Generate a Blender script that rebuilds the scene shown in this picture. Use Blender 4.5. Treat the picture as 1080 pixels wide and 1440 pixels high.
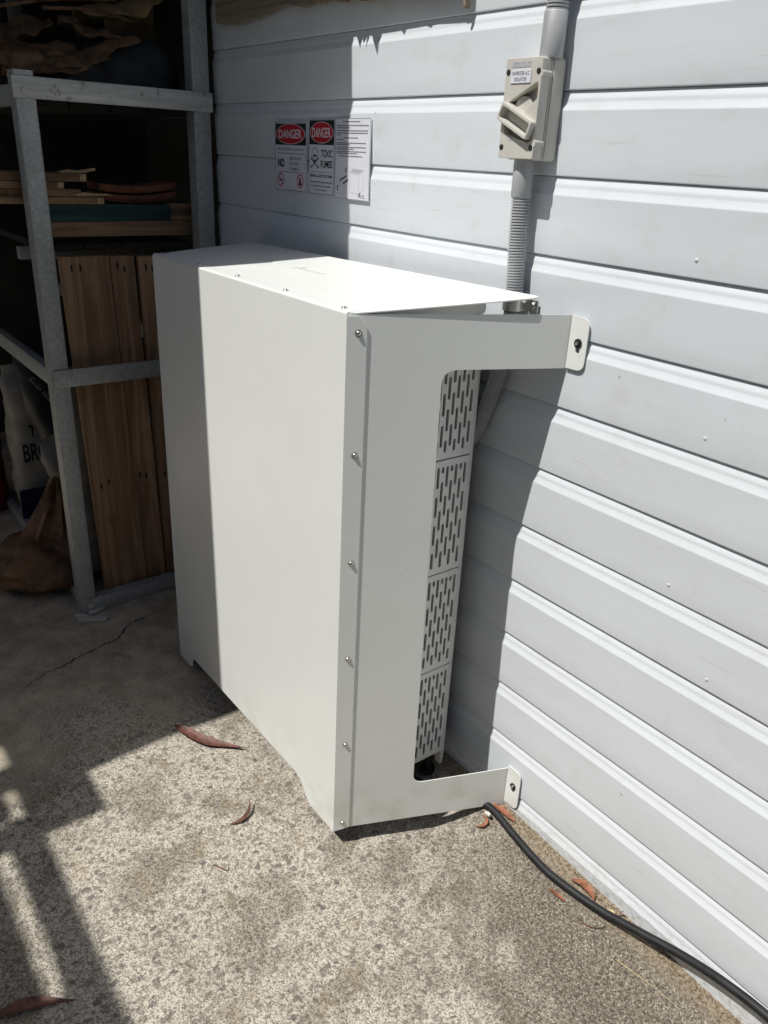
import bpy, bmesh, math, random
from mathutils import Vector, Matrix, noise as mnoise

random.seed(7)
PI = math.pi
for o in list(bpy.data.objects):
    bpy.data.objects.remove(o, do_unlink=True)
SC = bpy.context.scene
COL = SC.collection

# ------------------------------------------------------------------ camera
cam_d = bpy.data.cameras.new('camera')
cam = bpy.data.objects.new('camera', cam_d)
COL.objects.link(cam)
cam_d.sensor_fit = 'VERTICAL'
cam_d.sensor_height = 36.0
cam_d.lens = 36.0 * 1111.468 / 1440.0
cam_d.clip_start = 0.02
cam_d.clip_end = 500.0
CR = ((0.60073485, 0.79812111, 0.04604699),
      (0.35343774, -0.2134814, -0.910773),
      (-0.71707699, 0.56340783, -0.41033184))
r, d, f = (Vector(v) for v in CR)
mw = Matrix((( r.x, -d.x, -f.x, 0.9467), (r.y, -d.y, -f.y, -1.1600), (r.z, -d.z, -f.z, 1.4247), (0, 0, 0, 1)))
cam.matrix_world = mw
SC.camera = cam
SC.render.resolution_x = 768
SC.render.resolution_y = 1024

# ------------------------------------------------------------------ sky, sun, exposure
SUN = Vector((0.115, 1.0, -1.77))          # direction the light travels
world = bpy.data.worlds.new('World')
SC.world = world
world.use_nodes = True
wn = world.node_tree
wn.nodes.clear()
sky = wn.nodes.new('ShaderNodeTexSky')
sky.sky_type = 'NISHITA'
sky.sun_disc = False
sky.sun_elevation = math.asin(-SUN.normalized().z)
sky.sun_rotation = math.atan2(-SUN.x, -SUN.y)
sky.air_density = 1.0
sky.dust_density = 2.0
bg = wn.nodes.new('ShaderNodeBackground')
bg.inputs['Strength'].default_value = 0.05
wo = wn.nodes.new('ShaderNodeOutputWorld')
wn.links.new(sky.outputs[0], bg.inputs['Color'])
wn.links.new(bg.outputs[0], wo.inputs['Surface'])

sun_d = bpy.data.lights.new('sun', 'SUN')
sun_d.energy = 4.6
sun_d.angle = math.radians(0.53)
sun_d.color = (1.0, 0.965, 0.90)
sun = bpy.data.objects.new('sun', sun_d)
COL.objects.link(sun)
sun.location = (0, -3, 6)
sun.rotation_euler = SUN.to_track_quat('-Z', 'Y').to_euler()

SC.view_settings.view_transform = 'Standard'
SC.view_settings.look = 'None'
SC.view_settings.exposure = 0.0
SC.view_settings.gamma = 1.0
SC.view_settings.use_curve_mapping = False
SC.cycles.max_bounces = 6
SC.cycles.diffuse_bounces = 4
SC.cycles.glossy_bounces = 2
SC.cycles.transmission_bounces = 1
SC.cycles.caustics_reflective = False
SC.cycles.caustics_refractive = False


# ================================================================== helpers
class NT:
    """small node-tree writer"""
    def __init__(self, name):
        self.m = bpy.data.materials.new(name)
        self.m.use_nodes = True
        self.t = self.m.node_tree
        self.t.nodes.clear()
        self.out = self.n('ShaderNodeOutputMaterial')
        self.b = self.n('ShaderNodeBsdfPrincipled')
        self.t.links.new(self.b.outputs[0], self.out.inputs['Surface'])
        self.tc = self.n('ShaderNodeTexCoord')

    def n(self, kind, **kw):
        nd = self.t.nodes.new(kind)
        for k, v in kw.items():
            setattr(nd, k, v)
        return nd

    def l(self, a, b):
        self.t.links.new(a, b)

    def set(self, sock, v):
        if hasattr(v, 'is_output') or isinstance(v, bpy.types.NodeSocket):
            self.l(v, sock)
        elif isinstance(v, (tuple, list)) and len(v) == 3 and sock.type == 'RGBA':
            sock.default_value = (*v, 1.0)
        else:
            sock.default_value = v

    def coord(self, scale=(1, 1, 1), rot=(0, 0, 0)):
        mp = self.n('ShaderNodeMapping')
        mp.inputs['Scale'].default_value = scale
        mp.inputs['Rotation'].default_value = rot
        self.l(self.tc.outputs['Object'], mp.inputs['Vector'])
        return mp.outputs[0]

    def noise(self, vec, scale, detail=4, rough=0.55, dist=0.0):
        nd = self.n('ShaderNodeTexNoise')
        self.l(vec, nd.inputs['Vector'])
        nd.inputs['Scale'].default_value = scale
        nd.inputs['Detail'].default_value = detail
        nd.inputs['Roughness'].default_value = rough
        nd.inputs['Distortion'].default_value = dist
        return nd.outputs['Fac']

    def voro(self, vec, scale, feature='F1', rand=1.0):
        nd = self.n('ShaderNodeTexVoronoi', feature=feature)
        self.l(vec, nd.inputs['Vector'])
        nd.inputs['Scale'].default_value = scale
        nd.inputs['Randomness'].default_value = rand
        return nd

    def ramp(self, v, lo, hi, a=0.0, b=1.0, smooth=True):
        nd = self.n('ShaderNodeMapRange')
        nd.interpolation_type = 'SMOOTHSTEP' if smooth else 'LINEAR'
        self.set(nd.inputs['Value'], v)
        for k, q in (('From Min', lo), ('From Max', hi), ('To Min', a), ('To Max', b)):
            nd.inputs[k].default_value = q
        return nd.outputs[0]

    def math(self, op, a, b=0.0):
        nd = self.n('ShaderNodeMath', operation=op)
        self.set(nd.inputs[0], a)
        self.set(nd.inputs[1], b)
        return nd.outputs[0]

    def mix(self, fac, a, b, mode='MIX'):
        nd = self.n('ShaderNodeMix', data_type='RGBA', blend_type=mode)
        self.set(nd.inputs[0], fac)
        self.set(nd.inputs[6], a)
        self.set(nd.inputs[7], b)
        return nd.outputs[2]

    def sep(self, vec):
        nd = self.n('ShaderNodeSeparateXYZ')
        self.l(vec, nd.inputs[0])
        return nd.outputs

    def bump(self, h, strength=0.3, dist=0.002, prev=None):
        nd = self.n('ShaderNodeBump')
        nd.inputs['Strength'].default_value = strength
        nd.inputs['Distance'].default_value = dist
        self.l(h, nd.inputs['Height'])
        if prev is not None:
            self.l(prev, nd.inputs['Normal'])
        return nd.outputs[0]

    def rnd(self):
        return self.n('ShaderNodeObjectInfo').outputs['Random']

    def done(self, color, rough=0.5, metal=0.0, normal=None, spec=None):
        self.set(self.b.inputs['Base Color'], color)
        self.set(self.b.inputs['Roughness'], rough)
        self.set(self.b.inputs['Metallic'], metal)
        if normal is not None:
            self.l(normal, self.b.inputs['Normal'])
        if spec is not None:
            self.b.inputs['Specular IOR Level'].default_value = spec
        return self.m


M = {}


def simple(name, col, rough=0.5, metal=0.0, var=0.12, scale=30, bump=0.0, bscale=400, spec=None):
    t = NT(name)
    v = t.coord()
    n = t.noise(v, scale, 5)
    c = t.mix(t.ramp(n, 0.3, 0.7), tuple(x * (1 - var) for x in col), tuple(min(1, x * (1 + var)) for x in col))
    nm = None
    if bump:
        nm = t.bump(t.noise(v, bscale, 2), bump, 0.001)
    M[name] = t.done(c, rough, metal, nm, spec)
    return M[name]


# powder-coated sheet metal of the guard
t = NT('powder_coat')
v = t.coord()
dust = t.ramp(t.noise(v, 3.5, 6, 0.6), 0.35, 0.75)
spk = t.voro(v, 42)
dot = t.math('MULTIPLY', t.ramp(spk.outputs['Distance'], 0.03, 0.07, 1, 0), t.ramp(t.sep(spk.outputs['Color'])[0], 0.94, 0.95))
c = t.mix(dust, (0.785, 0.81, 0.795), (0.755, 0.778, 0.76))
c = t.mix(t.math('MULTIPLY', dot, 0.55), c, (0.25, 0.22, 0.18))
low = t.math('MULTIPLY', t.ramp(t.sep(t.tc.outputs['Object'])[2], 0.0, 0.22, 1, 0), t.ramp(t.noise(v, 14, 5), 0.4, 0.75))
c = t.mix(t.math('MULTIPLY', low, 0.35), c, (0.45, 0.40, 0.31))
M['powder_coat'] = t.done(c, t.ramp(dust, 0, 1, 0.34, 0.46), 0, t.bump(t.noise(v, 5, 2), 0.10, 0.006, t.bump(t.noise(v, 900, 1), 0.06, 0.0006)))

# painted metal cladding
t = NT('cladding_paint')
v = t.coord()
lx = t.noise(t.coord((1, 1, 6)), 1.8, 4, 0.65)
sm = t.noise(v, 12, 5, 0.7)
c = t.mix(t.ramp(lx, 0.3, 0.72), (0.71, 0.755, 0.805), (0.67, 0.708, 0.75))
c = t.mix(t.ramp(sm, 0.52, 0.76, 0, 0.34), c, (0.54, 0.54, 0.53))
spk = t.voro(v, 24)
spc = t.sep(spk.outputs['Color'])
dot = t.math('MULTIPLY', t.ramp(t.math('DIVIDE', spk.outputs['Distance'], t.math('ADD', spc[0], 0.15)), 0.05, 0.10, 1, 0), t.ramp(spc[1], 0.84, 0.86))
c = t.mix(t.math('MULTIPLY', dot, 0.55), c, (0.33, 0.31, 0.28))
sc = t.noise(t.coord((1.2, 1, 26), (0, 0.5, 0)), 6, 2, 0.5, 0.4)
sc = t.math('MULTIPLY', t.ramp(sc, 0.66, 0.68), t.ramp(lx, 0.48, 0.56))
c = t.mix(t.math('MULTIPLY', sc, 0.25), c, (0.42, 0.41, 0.40))
zz = t.sep(t.tc.outputs['Object'])[2]
spl = t.math('MULTIPLY', t.ramp(zz, -0.01, 0.075, 1, 0), t.ramp(t.noise(t.coord((1, 1, 2)), 60, 4, 0.7), 0.44, 0.66))
c = t.mix(t.math('MULTIPLY', spl, 0.65), c, (0.38, 0.33, 0.26))
M['cladding_paint'] = t.done(c, 0.5, 0, t.bump(t.noise(v, 7, 2), 0.14, 0.006))

# concrete: worn exposed-aggregate slab, trowelled under the carport, damp and mossy along the wall
t = NT('concrete')
v = t.coord()
s3 = t.sep(t.tc.outputs['Object'])


def noise2(scale, detail, rough):
    nd = t.n('ShaderNodeTexNoise', noise_dimensions='2D')
    t.l(v, nd.inputs['Vector'])
    nd.inputs['Scale'].default_value = scale
    nd.inputs['Detail'].default_value = detail
    nd.inputs['Roughness'].default_value = rough
    return nd


nA = noise2(130, 3, 0.85)
ab = t.sep(nA.outputs['Color'])
fineA, fineB = ab[0], ab[1]
nB = noise2(44, 4, 0.72)
mb = t.sep(nB.outputs['Color'])
big = noise2(2.6, 5, 0.68).outputs['Fac']
mid = noise2(11, 4, 0.62).outputs['Fac']
cellv = t.n('ShaderNodeTexVoronoi', voronoi_dimensions='2D', feature='F1')
t.l(v, cellv.inputs['Vector'])
cellv.inputs['Scale'].default_value = 400
cc = t.sep(cellv.outputs['Color'])
grain = t.math('ADD', t.math('MULTIPLY', cc[0], 0.30), t.math('MULTIPLY', fineA, 0.80))
c = t.mix(t.ramp(grain, 0.34, 0.68), (0.200, 0.178, 0.146), (0.575, 0.53, 0.455))
c = t.mix(t.math('MULTIPLY', t.ramp(cc[1], 0.88, 0.93), 0.6), c, (0.70, 0.67, 0.60))
c = t.mix(t.math('MULTIPLY', t.ramp(cc[2], 0.90, 0.94), 0.65), c, (0.10, 0.09, 0.078))
wv = t.n('ShaderNodeVectorMath', operation='MULTIPLY_ADD')
t.l(nB.outputs['Color'], wv.inputs[0])
wv.inputs[1].default_value = (0.026, 0.026, 0.0)
t.l(v, wv.inputs[2])
peb = t.n('ShaderNodeTexVoronoi', voronoi_dimensions='2D', feature='F1')
t.l(wv.outputs[0], peb.inputs['Vector'])
peb.inputs['Scale'].default_value = 48
pc = t.sep(peb.outputs['Color'])
prad = t.math('MULTIPLY', t.ramp(pc[1], 0.0, 1.0, 0.12, 0.40, False), t.ramp(pc[0], 0.40, 0.41))
pm = t.ramp(t.math('SUBTRACT', prad, peb.outputs['Distance']), 0.0, 0.06)
c = t.mix(t.math('MULTIPLY', pm, t.ramp(pc[2], 0, 1, 0.35, 0.85, False)), c, t.mix(pc[2], (0.16, 0.145, 0.13), (0.105, 0.098, 0.095)))
c = t.mix(t.math('MULTIPLY', t.ramp(mb[0], 0.56, 0.61), 0.62), c, (0.155, 0.138, 0.115))
dk = t.mix(t.ramp(grain, 0.36, 0.74), (0.085, 0.073, 0.057), (0.33, 0.295, 0.245))
c = t.mix(t.ramp(t.math('ADD', big, t.math('MULTIPLY', mid, 0.25)), 0.57, 0.76, 0.0, 0.8), c, dk)
c = t.mix(t.math('MULTIPLY', t.ramp(mid, 0.60, 0.70), 0.22), c, (0.36, 0.27, 0.15))
left = t.ramp(t.math('ADD', s3[0], t.math('MULTIPLY', big, -0.9)), -1.45, -1.15, 1, 0)
smo = t.mix(t.ramp(mid, 0.35, 0.7), (0.33, 0.29, 0.225), (0.50, 0.44, 0.35))
smo = t.mix(t.ramp(grain, 0.5, 0.8, 0, 0.35), smo, (0.55, 0.50, 0.41))
smo = t.mix(t.math('MULTIPLY', t.ramp(cc[2], 0.93, 0.95), 0.5), smo, (0.12, 0.10, 0.08))
c = t.mix(left, c, smo)
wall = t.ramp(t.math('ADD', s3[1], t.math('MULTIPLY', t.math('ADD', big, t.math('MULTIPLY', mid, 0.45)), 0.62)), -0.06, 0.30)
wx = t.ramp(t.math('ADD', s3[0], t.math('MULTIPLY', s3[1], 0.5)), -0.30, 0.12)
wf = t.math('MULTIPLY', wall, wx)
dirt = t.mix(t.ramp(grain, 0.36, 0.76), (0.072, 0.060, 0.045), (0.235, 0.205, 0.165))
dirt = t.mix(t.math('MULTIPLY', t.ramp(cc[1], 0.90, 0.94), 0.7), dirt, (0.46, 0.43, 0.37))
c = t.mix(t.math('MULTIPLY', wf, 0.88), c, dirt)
edge = t.ramp(t.math('ADD', s3[1], t.math('MULTIPLY', mb[1], 0.06)), -0.030, 0.015)
soil = t.mix(t.ramp(fineB, 0.35, 0.65), (0.13, 0.095, 0.06), (0.40, 0.33, 0.24))
c = t.mix(t.math('MULTIPLY', edge, 0.75), c, soil)
h = t.math('ADD', t.math('MULTIPLY', grain, 1.0), t.math('MULTIPLY', mb[0], 0.8))
hs = t.math('MULTIPLY', h, t.ramp(left, 0, 1, 1.0, 0.25, False))
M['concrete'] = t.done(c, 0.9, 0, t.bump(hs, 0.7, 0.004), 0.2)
t = NT('low_bounce_ground')  # dark ground beyond the slab, added to cut bounce light
v = t.coord()
M['low_bounce_ground'] = t.done(t.mix(t.noise(v, 30, 4), (0.03, 0.045, 0.015), (0.075, 0.085, 0.03)), 0.95, 0, None, 0.1)

# galvanised steel
t = NT('galvanised_steel')
v = t.coord()
vr = t.voro(v, 170)
sp = t.sep(vr.outputs['Color'])[0]
c = t.mix(sp, (0.36, 0.38, 0.385), (0.50, 0.52, 0.52))
c = t.mix(t.ramp(t.noise(v, 16, 6, 0.7), 0.5, 0.75, 0, 0.55), c, (0.24, 0.235, 0.22))
M['galvanised_steel'] = t.done(c, 0.5, 0.35, t.bump(t.noise(v, 120, 3), 0.1, 0.001))


t = NT('zinc')
v = t.coord((30, 3, 60))
st = t.noise(v, 1.0, 5, 0.7)
c = t.mix(t.ramp(st, 0.35, 0.65), (0.50, 0.50, 0.48), (0.70, 0.70, 0.68))
c = t.mix(t.ramp(t.noise(t.coord((1, 1, 1)), 26, 4, 0.7), 0.56, 0.68, 0, 0.75), c, (0.22, 0.21, 0.19))
M['zinc'] = t.done(c, 0.55, 0.2, t.bump(st, 0.1, 0.001))


def wood(name, a, b, axis, rough=0.8):
    t = NT(name)
    s = [22, 22, 22]
    s[axis] = 1.1
    oi = t.rnd()
    off = t.n('ShaderNodeVectorMath', operation='ADD')
    cmb = t.n('ShaderNodeCombineXYZ')
    for i in range(3):
        t.l(t.math('MULTIPLY', oi, 7.3 + i * 3), cmb.inputs[i])
    t.l(t.tc.outputs['Object'], off.inputs[0])
    t.l(cmb.outputs[0], off.inputs[1])
    mp = t.n('ShaderNodeMapping')
    mp.inputs['Scale'].default_value = s
    t.l(off.outputs[0], mp.inputs['Vector'])
    g = t.noise(mp.outputs[0], 1.0, 5, 0.66, 0.9)
    g2 = t.noise(mp.outputs[0], 4.0, 3, 0.5, 0.2)
    c = t.mix(t.ramp(g, 0.38, 0.62), tuple(x * .75 for x in a), b)
    c = t.mix(t.math('MULTIPLY', t.ramp(g2, 0.55, 0.7), 0.45), c, tuple(x * 0.45 for x in a))
    c = t.mix(t.math('MULTIPLY', t.ramp(t.noise(off.outputs[0], 6, 5, 0.7), 0.52, 0.72), 0.6), c, tuple(x * 0.4 for x in a))
    c = t.mix(t.ramp(oi, 0, 1, 0, 0.35, False), c, tuple(x * 0.6 for x in b))
    M[name] = t.done(c, rough, 0, t.bump(g, 0.35, 0.002))


wood('plank_timber', (0.30, 0.165, 0.09), (0.56, 0.34, 0.20), 2)
wood('shelf_timber', (0.17, 0.10, 0.055), (0.40, 0.25, 0.14), 1)
wood('teal_timber', (0.02, 0.06, 0.06), (0.035, 0.09, 0.085), 1)
wood('fence_timber', (0.07, 0.055, 0.042), (0.13, 0.105, 0.08), 2)
wood('grey_timber', (0.19, 0.15, 0.11), (0.33, 0.26, 0.19), 0)
simple('end_grain', (0.50, 0.36, 0.20), 0.85, var=0.25, scale=120)
simple('bark', (0.14, 0.078, 0.042), 0.9, var=0.5, scale=24, bump=0.6, bscale=60)
simple('dark_cloth', (0.035, 0.040, 0.045), 0.9, var=0.3, scale=12, bump=0.4, bscale=220)
simple('cardboard', (0.30, 0.20, 0.10), 0.9, var=0.2, scale=8)
simple('clay', (0.23, 0.085, 0.045), 0.85, var=0.25, scale=25)
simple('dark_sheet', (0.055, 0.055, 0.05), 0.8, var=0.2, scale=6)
simple('shelf_black', (0.018, 0.016, 0.014), 0.9, var=0.2, scale=6)
simple('roof_metal', (0.16, 0.16, 0.155), 0.6, var=0.15, scale=5)
simple('sack_white', (0.28, 0.268, 0.24), 0.55, var=0.2, scale=14, bump=0.3, bscale=40)
simple('sack_black', (0.022, 0.024, 0.034), 0.45, var=0.3, scale=14, bump=0.3, bscale=40)
simple('sack_blue', (0.016, 0.018, 0.06), 0.5, var=0.2, scale=14)
simple('sack_red', (0.20, 0.02, 0.02), 0.5, var=0.2, scale=14)
simple('leaf_sack', (0.15, 0.080, 0.038), 0.65, var=0.55, scale=13, bump=1.0, bscale=28)
simple('isolator_plastic', (0.56, 0.545, 0.50), 0.42, var=0.03, scale=20, bump=0.05, bscale=900)
simple('conduit_plastic', (0.43, 0.445, 0.46), 0.45, var=0.05, scale=30)
simple('cable_rubber', (0.012, 0.013, 0.015), 0.55, var=0.35, scale=40, spec=0.35)
simple('black_plastic', (0.012, 0.012, 0.013), 0.5, var=0.1)
simple('unit_plastic', (0.82, 0.825, 0.80), 0.42, var=0.03, scale=12)
simple('unit_dark', (0.10, 0.10, 0.098), 0.7, var=0.1)
simple('steel', (0.62, 0.61, 0.58), 0.28, 1.0, var=0.08, scale=200)
simple('sign_white', (0.73, 0.735, 0.81), 0.35, var=0.03, scale=20)
simple('ink_black', (0.012, 0.012, 0.016), 0.45, var=0.05)
simple('ink_grey', (0.15, 0.15, 0.19), 0.45, var=0.05)
simple('ink_pale', (0.46, 0.47, 0.50), 0.45, var=0.05)
simple('ink_red', (0.50, 0.012, 0.025), 0.4, var=0.05)
simple('emblem_white', (0.86, 0.86, 0.85), 0.15, var=0.02)
simple('crack_dark', (0.035, 0.03, 0.024), 0.95, var=0.3, scale=80)
simple('dry_leaf', (0.125, 0.052, 0.038), 0.6, var=0.4, scale=60, bump=0.4, bscale=200)
simple('orange_leaf', (0.24, 0.095, 0.05), 0.6, var=0.35, scale=60, bump=0.4, bscale=200)
simple('straw', (0.52, 0.42, 0.24), 0.7, var=0.2, scale=60)
simple('soil_crumb', (0.16, 0.105, 0.065), 0.9, var=0.5, scale=150)
simple('grit_stone', (0.30, 0.27, 0.23), 0.9, var=0.6, scale=60)
simple('paper_scrap', (0.50, 0.50, 0.47), 0.8, var=0.2, scale=60)


def rrect(w, h, rad, seg=5, cx=0.0, cy=0.0):
    pts = []
    for (sx, sy, a0) in ((1, 1, 0), (-1, 1, 90), (-1, -1, 180), (1, -1, 270)):
        for k in range(seg + 1):
            a = math.radians(a0 + 90 * k / seg)
            pts.append((cx + sx * (w / 2 - rad) + rad * math.cos(a), cy + sy * (h / 2 - rad) + rad * math.sin(a)))
    return pts


def circ(rad, n=16, cx=0.0, cy=0.0, ry=None):
    ry = rad if ry is None else ry
    return [(cx + rad * math.cos(2 * PI * k / n), cy + ry * math.sin(2 * PI * k / n)) for k in range(n)]


def roundpoly(pts, rads, seg=6):
    out = []
    n = len(pts)
    for i in range(n):
        p = Vector(pts[i]); a = Vector(pts[i - 1]); b = Vector(pts[(i + 1) % n])
        rr = rads[i] if isinstance(rads, (list, tuple)) else rads
        if rr <= 0:
            out.append(tuple(p)); continue
        u = (a - p).normalized(); w = (b - p).normalized()
        ang = u.angle(w)
        tl = rr / math.tan(ang / 2)
        p0 = p + u * tl; p1 = p + w * tl
        for k in range(seg + 1):
            q = k / seg
            out.append(tuple((1 - q) ** 2 * p0 + 2 * q * (1 - q) * p + q * q * p1))
    return out


def frame(origin, ux, uy):
    """matrix whose local x, y run along ux, uy"""
    ux = Vector(ux).normalized(); uy = Vector(uy).normalized(); uz = ux.cross(uy)
    o = Vector(origin)
    return Matrix(((ux.x, uy.x, uz.x, o.x), (ux.y, uy.y, uz.y, o.y), (ux.z, uy.z, uz.z, o.z), (0, 0, 0, 1)))


_tmp = 0


def curve_mesh(cu):
    o = bpy.data.objects.new('tmp', cu)
    COL.objects.link(o)
    dg = bpy.context.evaluated_depsgraph_get()
    dg.update()
    me = bpy.data.meshes.new_from_object(o.evaluated_get(dg))
    bpy.data.objects.remove(o, do_unlink=True)
    bpy.data.curves.remove(cu)
    return me


class MB:
    def __init__(self):
        self.bm = bmesh.new()

    def add_mesh(self, me, mat):
        n0 = len(self.bm.verts)
        self.bm.from_mesh(me)
        self.bm.verts.ensure_lookup_table()
        vs = self.bm.verts[n0:]
        bmesh.ops.transform(self.bm, matrix=mat, verts=vs)
        bpy.data.meshes.remove(me)
        return vs

    def sheet(self, loops, th, mat, edge=0.0):
        """flat plate from 2-D loops (first = outline, rest = holes), centred on local z=0"""
        cu = bpy.data.curves.new('tmpc', 'CURVE')
        cu.dimensions = '2D'
        cu.fill_mode = 'BOTH'
        cu.extrude = max(th / 2 - edge, 0.00001)
        if edge:
            cu.bevel_depth = edge
            cu.bevel_resolution = 1
            cu.offset = -edge
        for lp in loops:
            s = cu.splines.new('POLY')
            s.points.add(len(lp) - 1)
            for p, q in zip(s.points, lp):
                p.co = (q[0], q[1], 0, 1)
            s.use_cyclic_u = True
        return self.add_mesh(curve_mesh(cu), mat)

    def text(self, s, w, h, mat, cx=0, cy=0, th=0.0002, bold=0.0):
        cu = bpy.data.curves.new('tmpt', 'FONT')
        cu.body = s
        cu.size = 1.0
        cu.offset = bold
        cu.resolution_u = 3
        me = curve_mesh(cu)
        xs = [q.co.x for q in me.vertices]; ys = [q.co.y for q in me.vertices]
        x0, x1, y0, y1 = min(xs), max(xs), min(ys), max(ys)
        sx = w / (x1 - x0); sy = h / (y1 - y0)
        m = mat @ Matrix.Translation((cx, cy, 0)) @ Matrix.Diagonal((sx, sy, 1, 1)) @ Matrix.Translation((-(x0 + x1) / 2, -(y0 + y1) / 2, 0))
        return self.add_mesh(me, m)

    def box(self, x0, x1, y0, y1, z0, z1, mat=None, bev=0.0):
        r = bmesh.ops.create_cube(self.bm, size=1.0)
        vs = r['verts']
        for q in vs:
            q.co = Vector((x0 + (q.co.x + .5) * (x1 - x0), y0 + (q.co.y + .5) * (y1 - y0), z0 + (q.co.z + .5) * (z1 - z0)))
        if bev > 0:
            es = list({e for q in vs for e in q.link_edges})
            g = bmesh.ops.bevel(self.bm, geom=es, offset=bev, segments=2, affect='EDGES', profile=0.6)
            vs = list({q for fc in g['faces'] for q in fc.verts} | {q for q in vs if q.is_valid})
        if mat is not None:
            bmesh.ops.transform(self.bm, matrix=mat, verts=vs)
        return vs

    def rings(self, rings, cap=True, closed=True):
        rows = [[self.bm.verts.new(p) for p in rg] for rg in rings]
        n = len(rows[0])
        for a, b in zip(rows, rows[1:]):
            for i in range(n if closed else n - 1):
                j = (i + 1) % n
                try:
                    self.bm.faces.new((a[i], a[j], b[j], b[i]))
                except ValueError:
                    pass
        if cap and closed:
            self.bm.faces.new(rows[0][::-1])
            self.bm.faces.new(rows[-1])
        return [q for rw in rows for q in rw]

    def tube(self, pts, rad, seg=12):
        pts = [Vector(p) for p in pts]
        rads = rad if isinstance(rad, (list, tuple)) else [rad] * len(pts)
        t0 = (pts[1] - pts[0]).normalized()
        nrm = t0.orthogonal().normalized()
        out = []
        for i, p in enumerate(pts):
            tg = (pts[min(i + 1, len(pts) - 1)] - pts[max(i - 1, 0)]).normalized()
            nrm = (nrm - tg * nrm.dot(tg)).normalized()
            bn = tg.cross(nrm)
            out.append([p + rads[i] * (math.cos(2 * PI * k / seg) * nrm + math.sin(2 * PI * k / seg) * bn) for k in range(seg)])
        return self.rings(out)

    def cyl(self, c, axis, rad, length, seg=14, r2=None):
        c = Vector(c); a = Vector(axis).normalized()
        return self.tube([c, c + a * length], [rad, rad if r2 is None else r2], seg)

    def dome(self, c, axis, rad, hgt, seg=12):
        c = Vector(c); a = Vector(axis).normalized()
        pts = []; rs = []
        for k in range(5):
            q = k / 4 * PI / 2
            pts.append(c + a * hgt * math.sin(q)); rs.append(max(rad * math.cos(q), rad * 0.05))
        return self.tube(pts, rs, seg)

    def extrude_profile(self, prof, x0, x1, nx=1, closed=False):
        """prof: list of (y, z); swept along x"""
        rows = [[(x0 + (x1 - x0) * i / nx, y, z) for (y, z) in prof] for i in range(nx + 1)]
        return self.rings(rows, cap=closed, closed=closed)

    def build(self, name, mat, parent=None, smooth=35, label=None, kind=None):
        me = bpy.data.meshes.new(name)
        bmesh.ops.recalc_face_normals(self.bm, faces=self.bm.faces[:])
        self.bm.to_mesh(me)
        self.bm.free()
        me.materials.append(M[mat])
        if smooth:
            me.shade_smooth()
            me.set_sharp_from_angle(angle=math.radians(smooth))
        o = bpy.data.objects.new(name, me)
        COL.objects.link(o)
        if parent is not None:
            o.parent = parent
            w = Vector(parent.location)
            if parent.parent is not None:
                w = w + Vector(parent.parent.location)
            me.transform(Matrix.Translation(-w))
        if label:
            o['label'] = label
        if kind:
            o['kind'] = kind
        return o


def tag(o, label, cat, group=None):
    o['label'] = label
    o['category'] = cat
    if group:
        o['group'] = group
    return o


def thing(name, label, cat, loc=(0, 0, 0), group=None):
    o = bpy.data.objects.new(name, None)
    o.empty_display_size = 0.05
    COL.objects.link(o)
    o.location = loc
    return tag(o, label, cat, group)


def spline(pts, n):
    """Catmull-Rom through pts, n samples per span"""
    P = [Vector(p) for p in pts]
    P = [2 * P[0] - P[1]] + P + [2 * P[-1] - P[-2]]
    out = []
    for i in range(1, len(P) - 2):
        a, b, c_, d_ = P[i - 1:i + 3]
        for k in range(n):
            q = k / n
            out.append(0.5 * ((2 * b) + (c_ - a) * q + (2 * a - 5 * b + 4 * c_ - d_) * q * q + (3 * b - a - 3 * c_ + d_) * q ** 3))
    out.append(P[-2])
    return out


# ================================================================== the setting
def sstep(q):
    q = max(0.0, min(1.0, q))
    return q * q * (3 - 2 * q)


def gz(x, y):
    """height of the worn slab: it falls away from the wall in front of the guard"""
    P_ = ((-9, 0.0), (-1.2, 0.0), (0.0, .012), (.6, -.018), (1.3, -.03), (9, -.03))
    for (a, za), (c_, zc) in zip(P_, P_[1:]):
        if a <= x <= c_:
            zx = za + (zc - za) * (x - a) / (c_ - a)
            break
    deep = -.028 - .014 * sstep((y + .75) / .4)
    return zx + (deep - zx) * sstep(-y / .16) * sstep((x + 1.2) / .5)


b = MB()
b.bm.faces.new([b.bm.verts.new(p) for p in ((-80, -80, -.12), (80, -80, -.12), (80, 80, -.12), (-80, 80, -.12))])
b.build('ground', 'low_bounce_ground', None, 0, kind='structure')
b = MB()
gx = [-4.2 + .1 * i for i in range(23)] + [-1.95 + .05 * i for i in range(62)]
gy = [-2.3 + .1 * i for i in range(15)] + [-.85 + .05 * i for i in range(18)] + [.1, .4, .7]
rows = [[(x, y, gz(x, y)) for y in gy] for x in gx]
b.rings(rows, cap=False, closed=False)
b.box(gx[0], gx[-1], gy[0], gy[-1], -.3, -.055)
ground = b.build('concrete_slab', 'concrete', None, 60, kind='structure')


def ribbon(pts, w, z, name, mat, parent, seed=1):
    rnd = random.Random(seed)
    b = MB()
    pl = spline(pts, 10)
    rows = []
    for i, p in enumerate(pl):
        tg = (pl[min(i + 1, len(pl) - 1)] - pl[max(i - 1, 0)]).normalized()
        nn = Vector((-tg.y, tg.x, 0))
        jit = nn * rnd.uniform(-.006, .006)
        ww = w * rnd.uniform(0.25, 1.0) * min(1, 4 * (i + .6) / len(pl), 4 * (len(pl) - i) / len(pl))
        zz0 = gz(p.x, p.y) + z
        rows.append([p + jit - nn * ww + Vector((0, 0, zz0)), p + jit + nn * ww + Vector((0, 0, zz0))])
    b.rings(rows, cap=False, closed=False)
    return b.build(name, mat, parent, 0)


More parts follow.
